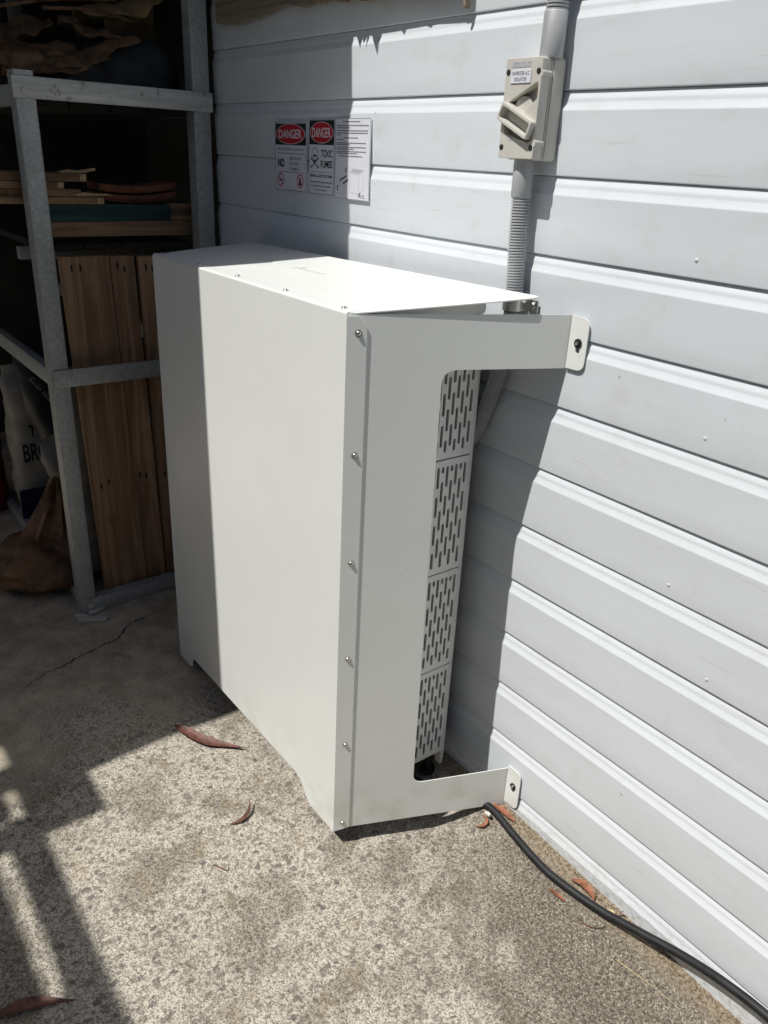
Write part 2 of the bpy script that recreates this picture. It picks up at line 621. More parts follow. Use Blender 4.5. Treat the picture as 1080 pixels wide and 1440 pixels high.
ribbon([(-1.318, -.287, 0), (-1.285, -.37, 0), (-1.262, -.45, 0), (-1.203, -.52, 0), (-1.181, -.6, 0), (-1.15, -.69, 0), (-1.134, -.76, 0), (-1.07, -.86, 0)],
       0.0034, 0.0015, 'crack', 'crack_dark', ground, 3)
ribbon([(-1.14, -.56, 0), (-1.11, -.53, 0), (-1.08, -.51, 0)], 0.002, 0.0015, 'crack', 'crack_dark', ground, 5)

# ------------------------------------------------------------------ clad wall
PITCH = 0.13481
ZA = 1.53897
wall = thing('shed_wall', 'pale blue grey shed wall of horizontal metal cladding boards behind the metal guard', 'wall', (0, 0, 0))
WX0, WX1 = -1.43, 3.2
prof = [(0.014, 0.004), (0.0074, -0.0005), (0.0070, -0.0028), (0.0065, -0.0042), (0.0048, -0.0092), (0.0044, -0.0108), (0.0041, -0.0130), (0.0040, -0.0160), (0.0037, -0.0176),
        (0.0010, -0.0258), (0.0002, -0.0283), (0.0, -0.0292), (0.00003, -0.0300), (0.0009, -0.060), (0.0020, -0.100),
        (0.0031, -0.1302), (0.0033, -0.1314), (0.0038, -0.1323), (0.0050, -0.1327), (0.015, -0.1327)]
for k in range(-4, 12):
    zt = ZA - k * PITCH
    b = MB()
    pr_ = [(y, zt + z) for (y, z) in prof]
    if zt + prof[-1][1] < 0:
        pr_[-2] = (pr_[-2][0], -.06)
        pr_[-1] = (pr_[-1][0], -.06)
    vs = b.extrude_profile(pr_, WX0, WX1, 66)
    for q in vs:      # slight oil-canning of the sheet
        q.co.y += 0.0010 * mnoise.noise(Vector((q.co.x * 2.1, k * 3.7, q.co.z * 9)))
        q.co.z += 0.0010 * mnoise.noise(Vector((q.co.x * 1.3, k * 5.1, 4.2)))
    b.build('cladding_board', 'cladding_paint', wall, 40)
b = MB()
b.box(WX0, WX1, 0.014, 0.09, -.08, 2.16)
b.build('wall_core', 'dark_sheet', wall, 0)
# a few painted-over nail heads
for (x, z) in ((.299, 1.032), (.292, .757), (.22, 1.30), (.40, .62)):
    b = MB()
    b.dome((x, 0.0016, z), (0, -1, 0), 0.0032, 0.0008, 12)
    b.build('nail_head', 'cladding_paint', wall, 60)

# ------------------------------------------------------------------ carport over the store (above and behind the view, it throws the shade)
carport = thing('carport', 'dark carport roof and frame over the storage rack', 'carport', (-2.2, -1.4, 0))
ZR = 2.30
b = MB()
edge = [(-.745, -.02), (-.773, -.367), (-.796, -.62), (-.822, -1.02), (-.876, -1.65), (-.877, -1.84), (-.858, -2.06), (-.858, -2.235), (-4.0, -2.235), (-4.0, .62), (-1.42, .62), (-1.42, -.02)]
b.sheet([edge], 0.02, Matrix.Translation((0, 0, ZR)))
b.build('roof_sheet', 'roof_metal', carport, 0)
OX, OY = -SUN.x / 1.77 * ZR, -ZR / 1.77


def gbar(x0, x1, y0, y1, name, z=ZR, th=0.04):
    ox, oy = SUN.x / SUN.z * z, SUN.y / SUN.z * z
    b = MB()
    b.box(x0 + ox, x1 + ox, y0 + oy, y1 + oy, z - th / 2, z + th / 2)
    return b.build(name, 'grey_timber', carport, 0)


gbar(-.74, -.558, -.945, -.797, 'rafter_end', ZR + .03)
gbar(-.64, .55, -1.000, -.941, 'beam', ZR + .08)
gbar(-.636, -.552, -1.20, -.945, 'rafter', ZR + .13)
gbar(-.828, -.742, -1.20, -.935, 'rafter', ZR + .13)
gbar(-1.00, -.908, -1.20, -.935, 'rafter', ZR + .13)
gbar(-.150, .03, -1.20, -.945, 'rafter', ZR + .13)
gbar(-.64, .55, -1.60, -1.050, 'roof_batten_board', ZR + .19)
gbar(-1.60, -.645, -1.60, -.988, 'roof_batten_board', ZR + .19)
for (x, y) in ((.40, -2.20), (-3.9, -2.20)):
    b = MB()
    b.box(x - .045, x + .045, y - .045, y + .045, 0, ZR + .06)
    b.build('post', 'grey_timber', carport, 0)
b = MB()  # end wall added to close the bay and keep its inside dark
b.box(-4.0, -3.42, -2.24, .62, 0, ZR - .012)
b.build('added_end_wall', 'dark_sheet', carport, 0)
b = MB()  # dark backing added, set back so the gap behind the rack goes black
b.box(-3.42, -1.43, .58, .62, 0, ZR - .012)
b.build('added_dark_backing', 'dark_sheet', carport, 0)
b = MB()  # return added to keep light out of that dark gap
b.box(-1.47, -1.431, .092, .58, 0, ZR - .012)
b.build('added_dark_return', 'dark_sheet', carport, 0)
# unseen paling fences, added behind and right of the camera to cut sky fill
for (name, lab_, x0, y0, x1, y1) in (('sky_block_fence', 'added dark timber paling fence behind the camera that cuts the sky light', -4.2, -3.6, 2.7, -3.6), ('sky_block_fence', 'added dark timber paling fence at the right that cuts the sky light', 2.6, -3.5, 2.6, .8)):
    fe = thing(name, lab_, 'fence', ((x0 + x1) / 2, (y0 + y1) / 2, 0), 'added sky blocking fences')
    L_ = math.hypot(x1 - x0, y1 - y0)
    n_ = int(L_ / .16)
    dx, dy = (x1 - x0) / n_, (y1 - y0) / n_
    for i in range(n_):
        b = MB()
        cx, cy = x0 + dx * (i + .5), y0 + dy * (i + .5)
        hw = (.075, .009) if dx else (.009, .075)
        b.box(cx - hw[0], cx + hw[0], cy - hw[1], cy + hw[1], -.02, (1.75 if dx else 2.5) + random.uniform(-.02, .02))
        b.build('paling', 'fence_timber', fe, 0)
    for z in (.4, 1.5):
        b = MB()
        b.box(min(x0, x1) - (.03 if not dx else 0) - (.03 if not dx else 0), max(x0, x1) - (.02 if not dx else 0), min(y0, y1) - (.06 if dx else 0), max(y0, y1) - (.02 if dx else 0), z, z + .08)
        b.build('rail', 'fence_timber', fe, 0)

# ------------------------------------------------------------------ weathered board under the eave and the ragged strip
b = MB()
pts = [(-1.36, 1.735), (-1.2, 1.725), (-1.02, 1.745), (-.9, 1.735), (-.78, 1.733), (-.66, 1.722), (-.55, 1.717), (-.44, 1.709), (-.345, 1.702), (-.345, 1.685), (-.338, 1.683), (-.332, 1.90), (-1.36, 1.90)]
rag = []
rr = random.Random(4)
for (p, q) in zip(pts, pts[1:] + pts[:1]):
    rag.append(p)
    if p[1] < 1.76 and q[1] < 1.76:
        for j in range(1, 8):
            s = j / 8
            rag.append((p[0] + (q[0] - p[0]) * s, p[1] + (q[1] - p[1]) * s + rr.uniform(-.0035, .0035)))
b.sheet([rag], 0.012, frame((0, -.014, 0), (1, 0, 0), (0, 0, 1)))
tag(b.build('weathered_board', 'grey_timber', None, 30), 'weathered brown board with ragged lower edge, high on the shed wall at the top', 'board')
b = MB()
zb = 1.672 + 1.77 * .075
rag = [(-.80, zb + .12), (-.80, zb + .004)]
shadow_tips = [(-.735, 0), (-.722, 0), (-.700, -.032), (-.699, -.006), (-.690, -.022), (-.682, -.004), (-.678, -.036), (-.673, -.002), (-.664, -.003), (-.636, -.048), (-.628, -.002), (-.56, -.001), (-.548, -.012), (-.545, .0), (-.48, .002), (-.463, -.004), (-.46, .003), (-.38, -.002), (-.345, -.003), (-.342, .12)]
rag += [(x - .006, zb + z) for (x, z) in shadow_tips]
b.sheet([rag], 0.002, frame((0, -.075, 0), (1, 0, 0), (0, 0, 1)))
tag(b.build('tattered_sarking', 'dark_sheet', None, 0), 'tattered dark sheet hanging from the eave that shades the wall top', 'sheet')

# ================================================================== metal guard
FY = -0.385
XL, XR = -1.008, -0.169
guard = thing('metal_guard', 'cream white powder coated sheet metal guard bolted to the shed wall', 'guard', (-0.59, -0.2, 0))
TH = 0.002
HT = 1.181
# front panel with two feet, a rounded top fold and the side flanges
b = MB()
fold = 0.004
outl = [(XL, .002), (-.945, .002), (-.928, .008), (-.920, .040), (-.905, .045), (-.335, .052), (-.318, .048), (-.303, .036), (-.288, .014), (-.272, .004), (-.245, .001), (XR, .002), (XR, HT - fold), (XL, HT - fold)]
outl = roundpoly(outl, [0, .008, .006, .006, .006, .006, .006, .012, .012, .008, .008, 0, 0, 0], 4)
b.sheet([outl], TH, frame((0, FY + TH / 2, 0), (1, 0, 0), (0, 0, 1)))
arc = [(FY + fold - fold * math.cos(a), HT - fold + fold * math.sin(a)) for a in [PI / 2 * i / 6 for i in range(7)]]
top = arc + [(FY + .034, HT), (FY + .034, HT - .0016), (FY + fold, HT - .0016), (FY + .0016, HT - fold)]
b.extrude_profile(top, XL, XR, 1, closed=True)
front = b.build('front_panel', 'powder_coat', guard, 40)
# corner flange (folds round the corner onto the end panel)
for side in (1, -1):
    b = MB()
    u = Vector((0.169 * side, 0.385, 0)).normalized()
    org = Vector((XR if side > 0 else XL, FY, 0))
    lp = roundpoly([(0, .004), (.036, .012), (.036, HT - .022), (.020, HT - .006), (0, HT - .006)], [0, .006, .02, .006, 0], 5)
    nrm = Vector((u.y, -u.x, 0)) * side
    b.sheet([lp], 0.0022, frame(org + nrm * 0.0016, u, (0, 0, 1)))
    b.build('corner_flange', 'powder_coat', front, 40)
# end panels, C-shaped, with wall flanges
for side in (1, -1):
    b = MB()
    u = Vector((0.169 * side, 0.385, 0)).normalized()
    LN = math.hypot(.169, .385)
    org = Vector((XR if side > 0 else XL, FY, 0))
    nrm = Vector((u.y, -u.x, 0)) * side
    cs = LN - .243
    lp = roundpoly([(.002, .010), (LN, .012), (LN, .122), (cs + .006, .115), (cs, 1.079), (LN, 1.080), (LN, 1.178), (.002, 1.178)],
                   [0, 0, 0, .026, .030, 0, 0, 0], 7)
    b.sheet([lp], TH, frame(org - nrm * 0.001, u, (0, 0, 1)))
    ep = b.build('end_panel', 'powder_coat', guard, 40)
    wx = (XR + .169) if side > 0 else (XL - .169)
    for (z0, z1, zb_) in ((1.082, 1.178, 1.130), (.024, .132, .084)):
        b = MB()
        lp = roundpoly([(0, z0), (.041 * side, z0), (.041 * side, z1), (0, z1)], [0, .018, .018, 0], 6)
        key = []
        cx = .022 * side
        for k in range(9):
            a = math.radians(-60 + 300 * k / 8)
            key.append((cx + .0068 * math.cos(a + 0), zb_ + .0 + .0068 * math.sin(a)))
        for k in range(7):
            a = math.radians(180 + 180 * k / 6)
            key.append((cx + .0050 * math.cos(a), zb_ - .0125 + .0050 * math.sin(a)))
        b.sheet([lp, key], TH, frame((wx, -.0042, 0), (1, 0, 0), (0, 0, 1)))
        fl = b.build('wall_flange', 'powder_coat', ep, 40)
        b = MB()
        b.cyl((wx + cx, -.001, zb_ + .001), (0, -1, 0), .0084, .0065, 16)
        b.build('mounting_washer', 'black_plastic', ep, 40)
        b = MB()
        b.cyl((wx + cx, -.0070, zb_ + .001), (0, -1, 0), .0036, .004, 6)
        b.build('mounting_bolt', 'steel', ep, 40)
# lid, lifted a little along its back edge
b = MB()
lp = roundpoly([(-1.006, -.380), (-.1668, -.380), (-.0195, -.064), (-1.125, -.050)], [0, .002, .018, .03], 8)
vs = b.sheet([lp], TH, Matrix.Identity(4))
bmesh.ops.subdivide_edges(b.bm, edges=[e for e in b.bm.edges if e.calc_length() > .2], cuts=6)
for q in b.bm.verts:
    s = (q.co.y + .380) / .315
    e = (q.co.x + .6) / .55
    q.co.z += 1.1780 + max(0.0, s) * (.0195 + .0110 * e)
b.build('lid', 'powder_coat', guard, 40)
# emblem, faint glossy print on the lid
b = MB()
em = frame((-.60, -.205, 1.1902), (1, 0, 0.0111), (0, 1, 0.062))
b.sheet([[(-.03, -.012), (-.012, .018), (.004, -.012), (-.004, -.012), (-.012, .004), (-.021, -.012)]], .0003, em)
for k in range(7):
    b.sheet([rrect(.009, .009, .002, 2, .016 + k * .0125, -.007)], .0003, em)
b.build('emblem', 'emblem_white', guard, 0)


def screw(p, ax, parent, rad=.0048, name='screw'):
    b = MB()
    b.cyl(p, ax, rad * 1.25, .0008, 14)
    b.dome(Vector(p) + Vector(ax).normalized() * .0006, ax, rad, .0034, 14)
    return b.build(name, 'steel', parent, 50)


for x in (-.971, -.784, -.598, -.401, -.203):
    screw((x, FY + .018, HT - .0002), (0, 0, 1), guard)
for side in (1, -1):
    u = Vector((0.169 * side, 0.385, 0)).normalized()
    nrm = Vector((u.y, -u.x, 0)) * side
    org = Vector((XR if side > 0 else XL, FY, 0))
    for z in (1.146, .923, .700, .477, .254, .028):
        screw(org + u * .021 + nrm * .0026 + Vector((0, 0, z)), nrm, guard)

# ================================================================== battery unit inside the guard
unit = thing('battery_cabinet', 'pale grey battery cabinet with slotted side vents standing inside the metal guard', 'battery', (-.55, -.17, 0))
UX0, UX1, UY0, UY1 = -.92, -.18, -.31, -.036
b = MB()
b.box(UX0, UX1 - .016, UY0, UY1 - .004, .068, 1.16, bev=.010)
b.build('body', 'unit_dark', unit, 40)
b = MB()
b.box(UX0 - .004, UX1 - .004, UY0 - .002, UY1 - .003, 1.150, 1.176, bev=.010)
b.build('cap', 'unit_plastic', unit, 40)
zs = [(.070, .332), (.3355, .591), (.5945, .860), (.8635, 1.149)]
for (z0, z1) in zs:
    holes = []
    for ci in range(21):
        y = -.0635 - ci * .0122
        if y < UY0 + .012:
            break
        ph = 0 if ci % 2 == 0 else .033
        k = -1
        zz_ = z1 - .014 + ph
        while zz_ > z0 + .012:
            a, c_ = min(zz_, z1 - .014), max(zz_ - .047, z0 + .014)
            if a - c_ > .007:
                holes.append(rrect(.0070, a - c_, .0033, 3, y, (a + c_) / 2))
            zz_ -= .066
    b = MB()
    b.sheet([[(UY0, z0), (UY1 - .018, z0), (UY1 - .018, z1), (UY0, z1)]] + holes, .005, frame((UX1 - .003, 0, 0), (0, 1, 0), (0, 0, 1)))
    b.build('vent_panel', 'unit_plastic', unit, 30)
# rounded corner post at the back, running down to a foot
for y0 in (UY1,):
    b = MB()
    ring = []
    for z in [.026, .040] + [.07 + i * .107 for i in range(10)] + [1.149]:
        sh = 0.0 if z > .03 else .004
        ring.append([(UX1 - .024 + sh, UY1 - .0182, z), (UX1 - sh * .5, UY1 - .0182, z), (UX1 - .001 - sh * .5, UY1 - .010, z), (UX1 - .005 - sh, UY1 - .004, z), (UX1 - .012 - sh, UY1 - .001, z), (UX1 - .024, UY1, z)])
    b.rings(ring)
    b.build('corner_post', 'unit_plastic', unit, 50)
for (x, y) in ((UX1 - .03, UY1 - .03), (UX1 - .03, UY0 + .05), (UX0 + .05, UY1 - .03), (UX0 + .05, UY0 + .05)):
    b = MB()
    b.cyl((x, y, gz(x, y)), (0, 0, 1), .020, .012, 14, .018)
    b.cyl((x, y, gz(x, y) + .010), (0, 0, 1), .008, .075 - gz(x, y), 10)
    b.build('foot', 'black_plastic', unit, 40)

# ================================================================== isolator switch
IX, IZ = -.137, 1.509
IW, IH = .090, .160
iso = thing('isolator_switch', 'beige plastic isolator switch box with diagonal handle on the shed wall', 'switch', (IX, 0, IZ - IH / 2))


def face(y):
    return frame((IX, y, IZ), (1, 0, 0), (0, 0, 1))


b = MB()
b.sheet([rrect(IW, IH, .006, 4)], .029, face(-.0155), .0015)
b.build('back_box', 'isolator_plastic', iso, 40)
b = MB()
b.sheet([rrect(IW - .004, IH - .004, .005, 4)], .004, face(-.0315))
b.build('gasket_rim', 'isolator_plastic', iso, 40)


def uv(u, w):
    return ((u - .5) * (IW - .006), (w - .5) * (IH - .004))


rec = roundpoly([uv(.05, .54), uv(.94, .77), uv(.95, .60), uv(.60, .465), uv(.93, .34), uv(.93, .20), uv(.80, .165), uv(.14, .25), uv(.05, .36)], [.004] * 9, 3)
cov = rrect(IW - .006, IH - .004, .004, 4)
b = MB()
b.sheet([cov, rec], .0225, face(-.0445), .0010)
b.sheet([rrect(IW - .008, IH - .006, .004, 4)], .003, face(-.0345))
cover = b.build('cover', 'isolator_plastic', iso, 40)
for (u, w) in ((.08, .865), (.92, .865), (.08, .115), (.92, .115)):
    b = MB()
    p = uv(u, w)
    b.cyl((IX + p[0], -.0545, IZ + p[1]), (0, -1, 0), .0046, .0020, 14)
    s_ = b.build('cover_screw', 'black_plastic', iso, 40)
    b = MB()
    b.sheet([[(-.003, -.0006), (.003, -.0006), (.003, .0006), (-.003, .0006)]], .0005, face(-.0568) @ Matrix.Translation((p[0], p[1], 0)) @ Matrix.Rotation(.8, 4, 'Z'))
    b.build('screw_slot', 'steel', s_, 0)
for w in (.83, .15):   # pillars beside the screws on the cover's edge
    b = MB()
    p = uv(1.0, w)
    b.cyl((IX + p[0] - .003, -.0555, IZ + p[1] + .002), (0, 1, 0), .0062, .022, 16)
    b.build('screw_pillar', 'isolator_plastic', iso, 40)
# dial and handle
hm = Matrix.Rotation(math.radians(-24), 4, 'Z')
b = MB()
b.sheet([circ(.021, 28)], .014, face(-.0405), .001)
b.build('dial', 'isolator_plastic', iso, 40)
b = MB()
hf = face(-.0540) @ Matrix.Translation((-.001, -.018, 0)) @ hm
b.sheet([rrect(.082, .031, .005, 4), rrect(.0735, .0195, .004, 4)], .026, hf, .0012)
b.sheet([rrect(.074, .018, .003, 3)], .006, face(-.0475) @ Matrix.Translation((-.001, -.018, 0)) @ hm)
b.build('handle', 'isolator_plastic', iso, 40)
b = MB()
lab = face(-.0565) @ Matrix.Translation((-.004, .0505, 0))
b.sheet([rrect(.047, .021, .001, 2)], .0016, lab)
lp_ = b.build('name_plate', 'sign_white', iso, 0)
b = MB()
b.text('INVERTER A.C', .040, .0058, face(-.0576) @ Matrix.Translation((-.004, .0545, 0)), bold=.01)
b.text('ISOLATOR', .029, .0058, face(-.0576) @ Matrix.Translation((-.004, .0455, 0)), bold=.01)
b.build('lettering', 'ink_grey', lp_, 0)
b = MB()
for k in range(6):   # moulded maker's mark, too worn to read
    b.sheet([rrect(.0062, .0085, .0008, 2, -.023 + k * .0072, .068)] + ([rrect(.0026, .0035, .0005, 2, -.023 + k * .0072, .069)] if k % 2 else []), .0009, face(-.0559))
b.sheet([rrect(.046, .0016, .0004, 1, -.005, .0642)], .0007, face(-.0558))
b.build('moulded_mark', 'ink_pale', iso, 0)
b = MB()
b.sheet([rrect(.009, .004, .0008, 2, -.016, -.047)], .0006, face(-.0559))
b.build('moulded_mark', 'ink_pale', iso, 0)


# ------------------------------------------------------------------ conduits
def corrugated(path, rad, pitch=.0050, depth=.0030, seg=18):
    P = spline(path, 24)
    ln = [0]
    for a, c_ in zip(P, P[1:]):
        ln.append(ln[-1] + (c_ - a).length)
    n = int(ln[-1] / pitch)
    pts, rs = [], []
    j = 0
    for i in range(n):
        for fq, dr in ((0, 0), (.45, 0), (.56, -depth), (.86, -depth), (.97, 0)):
            s = (i + fq) * pitch
            while j < len(ln) - 2 and ln[j + 1] < s:
                j += 1
            q = (s - ln[j]) / max(ln[j + 1] - ln[j], 1e-9)
            pts.append(P[j].lerp(P[j + 1], q)); rs.append(rad + dr)
    b = MB()
    b.tube(pts, rs, seg)
    return b


CY = -.026
cu1 = thing('flexible_conduit', 'grey corrugated conduit rising from the top of the isolator switch', 'conduit', (-.105, CY, 1.588))
b = MB(); b.tube([(-.106, CY, 1.586), (-.106, CY, 1.590), (-.105, CY, 1.6535), (-.105, CY, 1.655)], [.0185, .0198, .0198, .0185], 24); b.build('coupling', 'conduit_plastic', cu1, 40)
corrugated([(-.105, CY, 1.655), (-.104, CY, 1.74), (-.103, CY, 1.85), (-.103, CY, 2.14)], .0185).build('corrugated_tube', 'conduit_plastic', cu1, 30)
cu2 = thing('flexible_conduit', 'grey corrugated conduit running down from the isolator switch behind the metal guard', 'conduit', (-.14, CY, 1.43))
b = MB(); b.tube([(-.141, CY, 1.432), (-.141, CY, 1.428), (-.140, CY, 1.369), (-.140, CY, 1.367)], [.0170, .0185, .0185, .0170], 24); b.build('coupling', 'conduit_plastic', cu2, 40)
corrugated([(-.140, CY, 1.368), (-.137, CY, 1.29), (-.133, CY + .003, 1.20), (-.138, -.0195, 1.12), (-.153, -.0185, 1.044), (-.171, -.0182, .985), (-.198, -.0182, .915), (-.245, -.0182, .84), (-.31, -.0182, .78)], .0168).build('corrugated_tube', 'conduit_plastic', cu2, 30)
# saddle clamp
sad = thing('saddle_clamp', 'shiny steel saddle clamp holding the lower conduit just under the lid', 'clamp', (-.131, 0, 1.175))
b = MB()
ringo, ringi = [], []
for k in range(15):
    a = PI + PI * k / 14
    ringo.append((-.131 + .0195 * math.cos(a), CY + .0195 * math.sin(a)))
    ringi.append((-.131 + .0178 * math.cos(a), CY + .0178 * math.sin(a)))
lp = ringo + [(-.131 + .0195, -.0062), (-.131 + .046, -.0062), (-.131 + .046, -.0045), (-.131 + .0178, -.0045)] + ringi[::-1] + [(-.131 - .0178, -.0045), (-.131 - .046, -.0045), (-.131 - .046, -.0062), (-.131 - .0195, -.0062)]
b.sheet([lp], .022, Matrix.Translation((0, 0, 1.178)))
b.build('strap', 'steel', sad, 30)
for sx in (-.033, .033):
    screw((-.131 + sx, -.0062, 1.178), (0, -1, 0), sad, .0075)


# ================================================================== signs on the wall
def sign_base(name, label, x0, x1, z0, z1):
    s = thing(name, label, 'sign', ((x0 + x1) / 2, 0, z0), 'warning signs on the shed wall')
    b = MB()
    b.sheet([rrect(x1 - x0, z1 - z0, .001, 1)], .0016, frame(((x0 + x1) / 2, -.0032, (z0 + z1) / 2), (1, 0, 0), (0, 0, 1)))
    b.build('backing_sheet', 'sign_white', s, 0)
    return s, (x1 - x0), (z1 - z0), lambda lvl: frame((x0, -.0042 - .00025 * lvl, z0), (1, 0, 0), (0, 0, 1))


def rectl(x0, y0, x1, y1):
    return [(x0, y0), (x1, y0), (x1, y1), (x0, y1)]


def border(b, w, h, m, inset, lw):
    b.sheet([rectl(inset, inset, w - inset, h - inset), rectl(inset + lw, inset + lw, w - inset - lw, h - inset - lw)], .0002, m)


# sign 1
s, w, h, fm = sign_base('danger_sign', 'danger sign about battery explosion with no smoking and no flame symbols, leftmost', -1.070, -.913, 1.329, 1.495)
b = MB(); border(b, w, h, fm(0), .002, .0010)
b.sheet([rectl(.004, .110, w - .004, h - .006)], .0002, fm(0))
b.build('header_block', 'ink_black', s, 0)
b = MB(); b.sheet([circ(.0715, 40, w / 2, .1358, .0238)], .0002, fm(1)); b.build('oval_rim', 'sign_white', s, 0)
b = MB(); b.sheet([circ(.069, 40, w / 2, .1358, .0225)], .0002, fm(2)); b.build('red_oval', 'ink_red', s, 0)
b = MB(); b.text('DANGER', .112, .021, fm(3), w / 2, .1358, bold=.015); b.build('danger_word', 'sign_white', s, 0)
b = MB(); b.text('Risk of battery explosion', .130, .0098, fm(0), w / 2, .100, bold=.012); b.text('SMOKING', .056, .0075, fm(0), .103, .079, bold=.012); b.text('SPARKS', .047, .0075, fm(0), .0985, .0665, bold=.012); b.text('FLAMES', .047, .0075, fm(0), .0985, .054, bold=.012)
b.build('small_lettering', 'ink_grey', s, 0)
b = MB(); b.sheet([rectl(.012, .0895, w - .012, .0907)], .0002, fm(0)); b.sheet([rectl(.014, .0452, w - .012, .0464)], .0002, fm(0))
b.text('NO', .034, .022, fm(0), .031, .067, bold=.05)
b.sheet([rrect(.018, .003, .001, 2, .029, .0255)], .0002, fm(0))
b.sheet([roundpoly([(.119, .016), (.135, .016), (.131, .026), (.127, .036), (.122, .027)], .002, 2)], .0002, fm(0))
b.build('black_lettering', 'ink_black', s, 0)
b = MB()
for cx in (.029, .127):
    b.sheet([circ(.0165, 24, cx, .0255), circ(.0138, 24, cx, .0255)], .0002, fm(1))
    b.sheet([rectl(-.0145, -.0012, .0145, .0012)], .0002, fm(1) @ Matrix.Translation((cx, .0255, 0)) @ Matrix.Rotation(-.8, 4, 'Z'))
b.build('prohibition_ring', 'ink_red', s, 0)
# sign 2
s, w, h, fm = sign_base('danger_sign', 'danger sign reading toxic fumes with a skull and crossbones', -.901, -.788, 1.329, 1.497)
b = MB(); border(b, w, h, fm(0), .0012, .0009)
b.sheet([rectl(.002, .1135, w - .002, h - .001)], .0002, fm(0))
b.build('header_block', 'ink_black', s, 0)
b = MB(); b.sheet([circ(.0515, 36, w / 2, .1402, .0238)], .0002, fm(1)); b.build('oval_rim', 'sign_white', s, 0)
b = MB(); b.sheet([circ(.0495, 36, w / 2, .1402, .0225)], .0002, fm(2)); b.build('red_oval', 'ink_red', s, 0)
b = MB(); b.text('DANGER', .082, .022, fm(3), w / 2, .1402, bold=.015); b.build('danger_word', 'sign_white', s, 0)
b = MB()
b.text('TOXIC', .050, .0165, fm(0), .080, .094, bold=.028); b.text('FUMES', .052, .0165, fm(0), .080, .070, bold=.028)
b.text('FIRE WILL CAUSE TOXIC FUMES', .100, .0068, fm(0), w / 2, .043, bold=.03)
b.text('Appropriate PPE requirements apply', .098, .0058, fm(0), w / 2, .0285, bold=.02)
b.text('to entering the area involving', .092, .0058, fm(0), w / 2, .0195, bold=.02)
b.text('fire and fire exposure', .052, .0055, fm(0), w / 2, .0105, bold=.02)
b.sheet([rectl(.008, .0515, w - .008, .0522)], .0002, fm(0))
b.sheet([circ(.0032, 12, .0235, .0885), ], .0002, fm(1)); b.sheet([circ(.0032, 12, .0315, .0885)], .0002, fm(1))
b.sheet([[(.0260, .0805), (.0290, .0805), (.0275, .0845)]], .0002, fm(1))
for rot in (.55, -.55):
    m2 = fm(1) @ Matrix.Translation((.027, .0715, 0)) @ Matrix.Rotation(rot, 4, 'Z')
    b.sheet([rrect(.036, .0022, .001, 2)], .0002, m2)
    for e in (-.018, .018):
        b.sheet([circ(.0026, 10, e, .001)], .0002, m2)
b.sheet([rrect(.0105, .0022, .0008, 2, .0275, .0765)], .0002, fm(1))
b.build('black_lettering', 'ink_black', s, 0)
b = MB(); b.sheet([circ(.0145, 28, .0275, .0925, .0150), circ(.0133, 28, .0275, .0925, .0138)], .0002, fm(0)); b.build('skull_outline', 'ink_black', s, 0)
# sign 3: instruction sheet
s, w, h, fm = sign_base('instruction_sheet', 'white instruction sheet with small print and a cabinet drawing, rightmost of three', -.784, -.642, 1.326, 1.501)
b = MB(); border(b, w, h, fm(0), .0008, .0007)
b.build('border_line', 'ink_grey', s, 0)
b = MB()
rw = random.Random(11)
rows = [(.166, .030, .100), (.158, .006, .134), (.153, .006, .060), (.147, .006, .130), (.142, .006, .128), (.138, .006, .022), (.132, .036, .092), (.128, .006, .036), (.121, .006, .122), (.1175, .006, .060), (.112, .006, .124), (.108, .006, .075), (.103, .006, .126), (.099, .006, .088), (.093, .018, .112)]
for (y, x0, x1) in rows:
    x = x0
    while x < x1:
        ww = rw.uniform(.004, .011)
        b.sheet([rectl(x, y, min(x + ww, x1 + .002), y + .0022)], .0002, fm(0))
        x += ww + .0012
b.build('small_print', 'ink_grey', s, 0)
b = MB()   # isometric cabinet drawing
lw = .0006


def seg(b, p, q, m, lw=.0007):
    p = Vector(p); q = Vector(q); n = Vector((-(q - p).y, (q - p).x)).normalized() * lw / 2
    b.sheet([[tuple(p - n), tuple(q - n), tuple(q + n), tuple(p + n)]], .0002, m)


Acab = [(.064, .060), (.078, .068), (.118, .066), (.100, .056)]
lo = [(.066, .016), (.102, .013), (.120, .024)]
for p, q in ((Acab[0], Acab[1]), (Acab[1], Acab[2]), (Acab[2], Acab[3]), (Acab[3], Acab[0]), (Acab[0], lo[0]), (lo[0], lo[1]), (lo[1], Acab[3]), (lo[1], lo[2]), (lo[2], Acab[2])):
    seg(b, p, q, fm(0))
b.sheet([rectl(.006, .012, .044, .036), rectl(.0066, .0126, .0434, .0354)], .0002, fm(0))
b.text('B-U', .012, .004, fm(0), .014, .046); b.text('FIG A', .018, .003, fm(0), .024, .038)
b.build('cabinet_drawing', 'ink_pale', s, 0)
b = MB()
b.sheet([[(.070, .0615), (.079, .0665), (.112, .0650), (.100, .0590)]], .0002, fm(0))
b.build('drawing_top', 'ink_pale', s, 0)
b = MB()
for (p, q, l) in (((.022, .040), (.052, .052), .003), ((.036, .034), (.058, .043), .003), ((.046, .060), (.050, .070), .003)):
    seg(b, p, q, fm(1), l)
b.text('?', .007, .012, fm(1), .014, .024, bold=.04)
seg(b, (.102, .006), (.106, .017), fm(1), .0014); seg(b, (.106, .017), (.111, .006), fm(1), .0014); seg(b, (.104, .010), (.109, .010), fm(1), .001)
seg(b, (.115, .007), (.127, .007), fm(1), .001); seg(b, (.115, .011), (.124, .012), fm(1), .001)
b.build('arrows_and_emblem', 'ink_black', s, 0)

